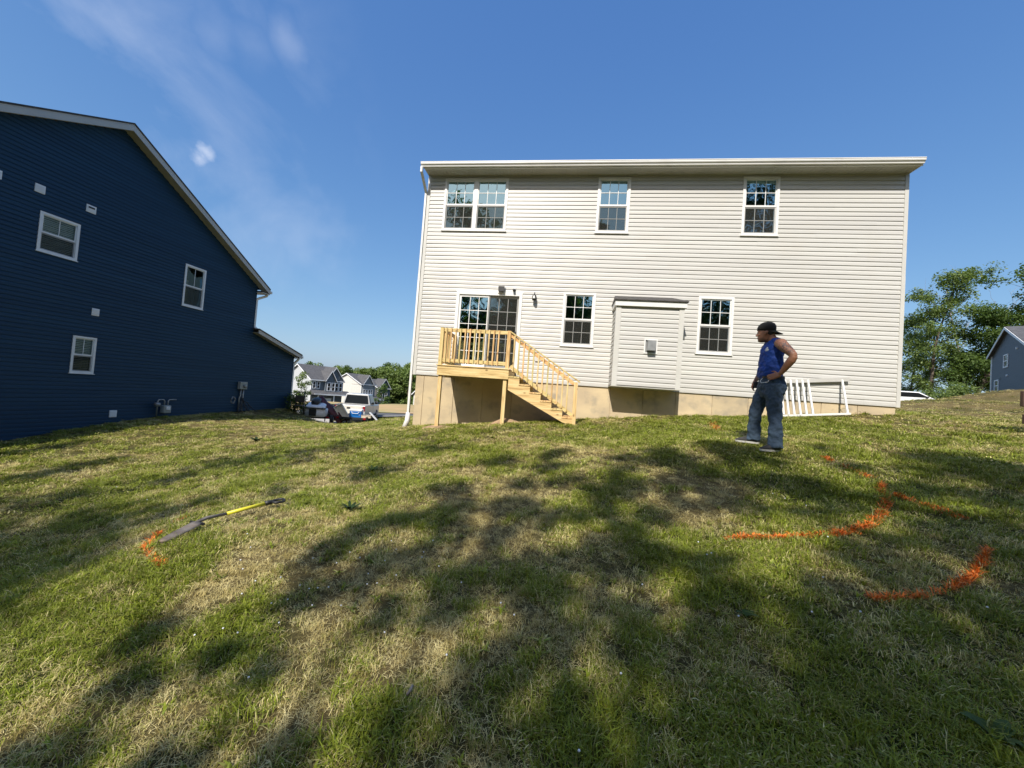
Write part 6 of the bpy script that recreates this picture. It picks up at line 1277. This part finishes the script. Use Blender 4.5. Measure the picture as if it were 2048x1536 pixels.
def gen_points():
    out = []
    bands = [(0.7, 2.6, 1000, 0.9), (2.6, 4.5, 760, 1.0), (4.5, 7.5, 400, 1.2), (7.5, 12, 170, 1.6), (12, 20, 55, 2.3), (20, 33, 15, 3.2), (33, 46, 7, 4.2)]
    for r0, r1, dn, sc_ in bands:
        n = int(dn * 0.5 * 2.7 * (r1 * r1 - r0 * r0)); rr_ = np.sqrt(rt_.random(n) * (r1 * r1 - r0 * r0) + r0 * r0); th = (rt_.random(n) - 0.5) * 2.7 + 0.134
        out.append(np.stack([rr_ * np.sin(th - 0.134 * 2), rr_ * np.cos(th - 0.134 * 2), np.full(n, sc_)], 1))
    return np.concatenate(out)
pts = gen_points(); x, y, bs = pts.T
keep = ~((x > XL - 0.02) & (x < XR + 0.03) & (y > D + 0.005) & (y < D + 11.6)) & ~((x < XB + 0.02) & (y > 0) & (y < yF + 0.3)) & ~((y > 26.9) & (y < 46) & (x < 3)) & (y > -1.5)
pts = pts[keep]; x, y, bs = pts.T; n = len(x)
z = gz_np(x, y); dr_ = np.clip(dryness(x, y) + rt_.normal(0, 0.07, n), 0, 1)
thin = (rt_.random(n) < np.clip(1.4 - 0.5 * dr_, 0.25, 1)); x, y, z, dr_, bs = x[thin], y[thin], z[thin], dr_[thin], bs[thin]; n = len(x)
u = rt_.random(n); idx = np.where(u < 0.25 + 0.45 * dr_, rt_.integers(5, 8, n), rt_.integers(0, 5, n)); tall = vnoise(x, y, 3.1) > 0.62; idx = np.where(tall & (rt_.random(n) < 0.35) & (dr_ < 0.6), rt_.integers(8, 10, n), idx)
clov = (vnoise(x + 31, y, 1.9) > 0.66) & (dr_ < 0.5) & (rt_.random(n) < 0.5); idx = np.where(clov, 10, idx)
dr_ = np.where((idx == 8) | (idx == 9), dr_ * 0.3 - 0.1, dr_); dr_ = np.where((idx >= 5) & (idx <= 7), np.clip(dr_ + 0.25, 0, 1), dr_)
idx = np.where((rt_.random(n) < 0.012) & (bs < 1.7), 11, idx); dr_ = np.where(idx == 11, 0.0, dr_)
hs_ = bs * (0.8 + 0.5 * rt_.random(n)) * np.clip(1.15 - 0.4 * dr_, 0.5, 1.2); hz = (bs ** 0.22) / bs
scl = np.stack([hs_, hs_, hs_ * hz], 1); rot = np.stack([rt_.normal(0, .12, n), rt_.normal(0, .12, n), rt_.random(n) * 2 * pi], 1)
me_ = bpy.data.meshes.new('grass'); me_.vertices.add(n); me_.vertices.foreach_set('co', np.stack([x, y, z - 0.003], 1).astype(np.float32).ravel())
for nm, ty, va in (('dry', 'FLOAT', dr_), ('tint', 'FLOAT', rt_.random(n)), ('scl', 'FLOAT_VECTOR', scl), ('rot', 'FLOAT_VECTOR', rot)):
    a = me_.attributes.new(nm, ty, 'POINT'); a.data.foreach_set('value' if ty == 'FLOAT' else 'vector', va.astype(np.float32).ravel())
a = me_.attributes.new('idx', 'INT', 'POINT'); a.data.foreach_set('value', idx.astype(np.int32)); me_.materials.append(m)
grass = link(bpy.data.objects.new('grass', me_)); tag(grass, 'patchy lawn of green and straw coloured grass round the houses', 'grass', kind='stuff')
ng = bpy.data.node_groups.new('grass', 'GeometryNodeTree'); ng.interface.new_socket('Geometry', in_out='INPUT', socket_type='NodeSocketGeometry'); ng.interface.new_socket('Geometry', in_out='OUTPUT', socket_type='NodeSocketGeometry')
gi = N(ng, 'NodeGroupInput'); go = N(ng, 'NodeGroupOutput'); iop = N(ng, 'GeometryNodeInstanceOnPoints'); ci = N(ng, 'GeometryNodeCollectionInfo'); ci.inputs['Collection'].default_value = tuft_col; ci.inputs['Separate Children'].default_value = True; ci.inputs['Reset Children'].default_value = True
def na(nm, ty): k = N(ng, 'GeometryNodeInputNamedAttribute', data_type=ty); k.inputs['Name'].default_value = nm; return k.outputs['Attribute']
lk = ng.links.new; lk(gi.outputs[0], iop.inputs['Points']); lk(ci.outputs[0], iop.inputs['Instance']); iop.inputs['Pick Instance'].default_value = True
lk(na('idx', 'INT'), iop.inputs['Instance Index']); lk(na('rot', 'FLOAT_VECTOR'), iop.inputs['Rotation']); lk(na('scl', 'FLOAT_VECTOR'), iop.inputs['Scale']); lk(iop.outputs[0], go.inputs[0])
md = grass.modifiers.new('grass', 'NODES'); md.node_group = ng

# sprayed orange marks: grass blades coated with paint, a little matted
M['paint'] = mat('orange_marking_paint', (0.92, 0.23, 0.02), 0.7, (0.50, 0.13, 0.02), 30, detail=3, contrast=(0.4, 0.7))
def paint(pxs, width, dens, label, seed):
    r = np.random.default_rng(seed); P_ = [ground_at(a, c) for a, c in pxs]; v = []; f = []
    for a, c in zip(P_, P_[1:]):
        ln = (c - a).length; k = int(dens * ln) + 1; side = Vector((-(c - a).y, (c - a).x, 0)).normalized()
        for _ in range(k):
            tt_ = r.random(); pn_ = float(vnoise([a.x + (c.x - a.x) * tt_], [a.y + (c.y - a.y) * tt_], 11.0)[0])
            if pn_ < 0.42 and r.random() < 0.75: continue
            p = a.lerp(c, tt_) + side * r.normal() * width * (0.38 + 0.25 * abs(sin(7 * (a.x + a.y)))); p.z = gz(p.x, p.y) + 0.004; th = r.random() * 2 * pi; h = r.uniform(0.015, 0.05)
            o = Vector((cos(th), sin(th), 0)); s_ = Vector((-o.y, o.x, 0)) * r.uniform(0.002, 0.0035); fl_ = r.uniform(0.45, 1.0); k0 = len(v)
            p1 = p + o * h * 0.5 + Vector((0, 0, h * fl_ * 0.8)); p2 = p + o * h * 1.1 + Vector((0, 0, h * fl_)); v += [p - s_, p + s_, p1 + s_, p1 - s_, p2]; f += [[k0, k0 + 1, k0 + 2, k0 + 3], [k0 + 3, k0 + 2, k0 + 4]]
    mb = MB(); mb.v = v; mb.f = f; o = mb.build('paint_marking', M['paint'], None, recalc=False); tag(o, label, 'paint marking', 'orange marks sprayed on the lawn')
paint([(1765, 970), (1760, 985), (1773, 1003), (1768, 1025), (1752, 1045), (1735, 1058), (1690, 1070), (1640, 1076)], 0.030, 1600, 'thick orange curve sprayed on the lawn right of centre, its top end widest', 1)
paint([(1640, 1076), (1560, 1081), (1500, 1080), (1448, 1081)], 0.018, 1000, 'thin orange line running left from the foot of the thick curve', 8)
paint([(1790, 992), (1820, 1005), (1870, 1020), (1925, 1042)], 0.036, 1200, 'orange dashes sloping right from the top of the thick curve', 2)
paint([(1645, 916), (1662, 925)], 0.04, 1100, 'small orange dab, start of the faint line behind the thick curve', 3)
paint([(1685, 934), (1740, 958)], 0.04, 700, 'faint orange streak between the small dab and the thick curve', 9)
paint([(1975, 1106), (1966, 1130), (1955, 1152), (1935, 1170), (1890, 1188), (1840, 1198), (1790, 1205), (1735, 1208)], 0.019, 900, 'orange arc nearest the camera at the right', 4)
paint([(378, 1036), (352, 1046)], 0.03, 900, 'short orange dash on the far side of the spade blade', 5)
paint([(322, 1068), (302, 1082), (291, 1100), (296, 1116), (312, 1128), (326, 1138)], 0.020, 900, 'orange hook shape round the tip of the spade', 6)
paint([(1424, 846), (1438, 862)], 0.08, 330, 'small faint orange mark near the foundation left of the man', 7)

# clover heads and loose bits
v_ = MB(); r = np.random.default_rng(12)
for (px, py, k, sd_) in ((640, 1190, 26, .35), (720, 1170, 22, .3), (560, 1230, 12, .3), (430, 1110, 6, .3), (1560, 1000, 8, .4), (1950, 1300, 14, .3), (1430, 1230, 6, .3), (1100, 1440, 8, .3), (900, 1290, 8, .4), (250, 1380, 6, .3), (640, 920, 12, .9), (1250, 1120, 8, .5)):
    g_ = ground_at(px, py)
    for _ in range(int(k * .5)): x_, y_ = g_.x + r.normal() * sd_, g_.y + r.normal() * sd_; v_.ball((x_, y_, gz(x_, y_) + r.uniform(.045, .075)), (.006, .006, .005), 6, 4)
tag(v_.build('clover_flowers', M['white_cool'], None, recalc=False), 'scattered white clover heads in the near grass', 'flowers', kind='stuff')
g_ = ground_at(824, 1385); g2_ = ground_at(812, 1408); tag(MB().tube([g_ + Vector((0, 0, .03)), g_.lerp(g2_, .5) + Vector((.005, 0, .028)), g2_ + Vector((0, 0, .02))], [.006, .008, .006], 7).build('stick', M['bark_grey'], None, smooth=True), 'short pale stick lying in the grass near the bottom of the picture', 'stick')
def weed(px, py, n, h, w, label, seed, m='leaf', cat='weed'):
    g_ = ground_at(px, py); r = np.random.default_rng(seed); e = empty('weed', tuple(g_)); tag(e, label, cat)
    for i in range(n):
        a = 2.4 * i + r.random(); ln = h * r.uniform(.7, 1.3); mb = MB(); o = Vector((cos(a), sin(a), 0)); s_ = Vector((-o.y, o.x, 0)); k0 = 0
        for j in range(6): q_ = j / 5; c = o * ln * q_ * .9 + Vector((0, 0, ln * (q_ * .9 - .45 * q_ * q_) + .01)); ww = w * math.sin(pi * (0.08 + 0.9 * q_)) ; mb.v += [c - s_ * ww + Vector((0, 0, .25 * ww)), c, c + s_ * ww + Vector((0, 0, .25 * ww))]
        for j in range(5): b0_ = j * 3; mb.f += [[b0_, b0_ + 1, b0_ + 4, b0_ + 3], [b0_ + 1, b0_ + 2, b0_ + 5, b0_ + 4]]
        mb.build('leaf', M[m], e, smooth=True, recalc=False)
weed(1992, 1485, 9, .085, .022, 'broad leaved green weed at the bottom right of the lawn', 1, 'leaf_hill')
weed(1490, 1243, 5, .07, .018, 'small broad leaved weed in the shaded grass right of centre', 2)
weed(700, 1022, 16, .13, .014, 'dark leafy weed tuft right of the spade', 3, 'leaf_dark')
weed(745, 945, 10, .14, .014, 'upright weed on the slope below the downspout', 4, 'leaf')
weed(512, 884, 14, .16, .03, 'low dark weed in the sunlit strip before the navy house', 5, 'leaf_dark')
weed(1668, 829, 9, .30, .012, 'grassy weed standing against the foundation inside the leaning railing', 6, 'leaf')
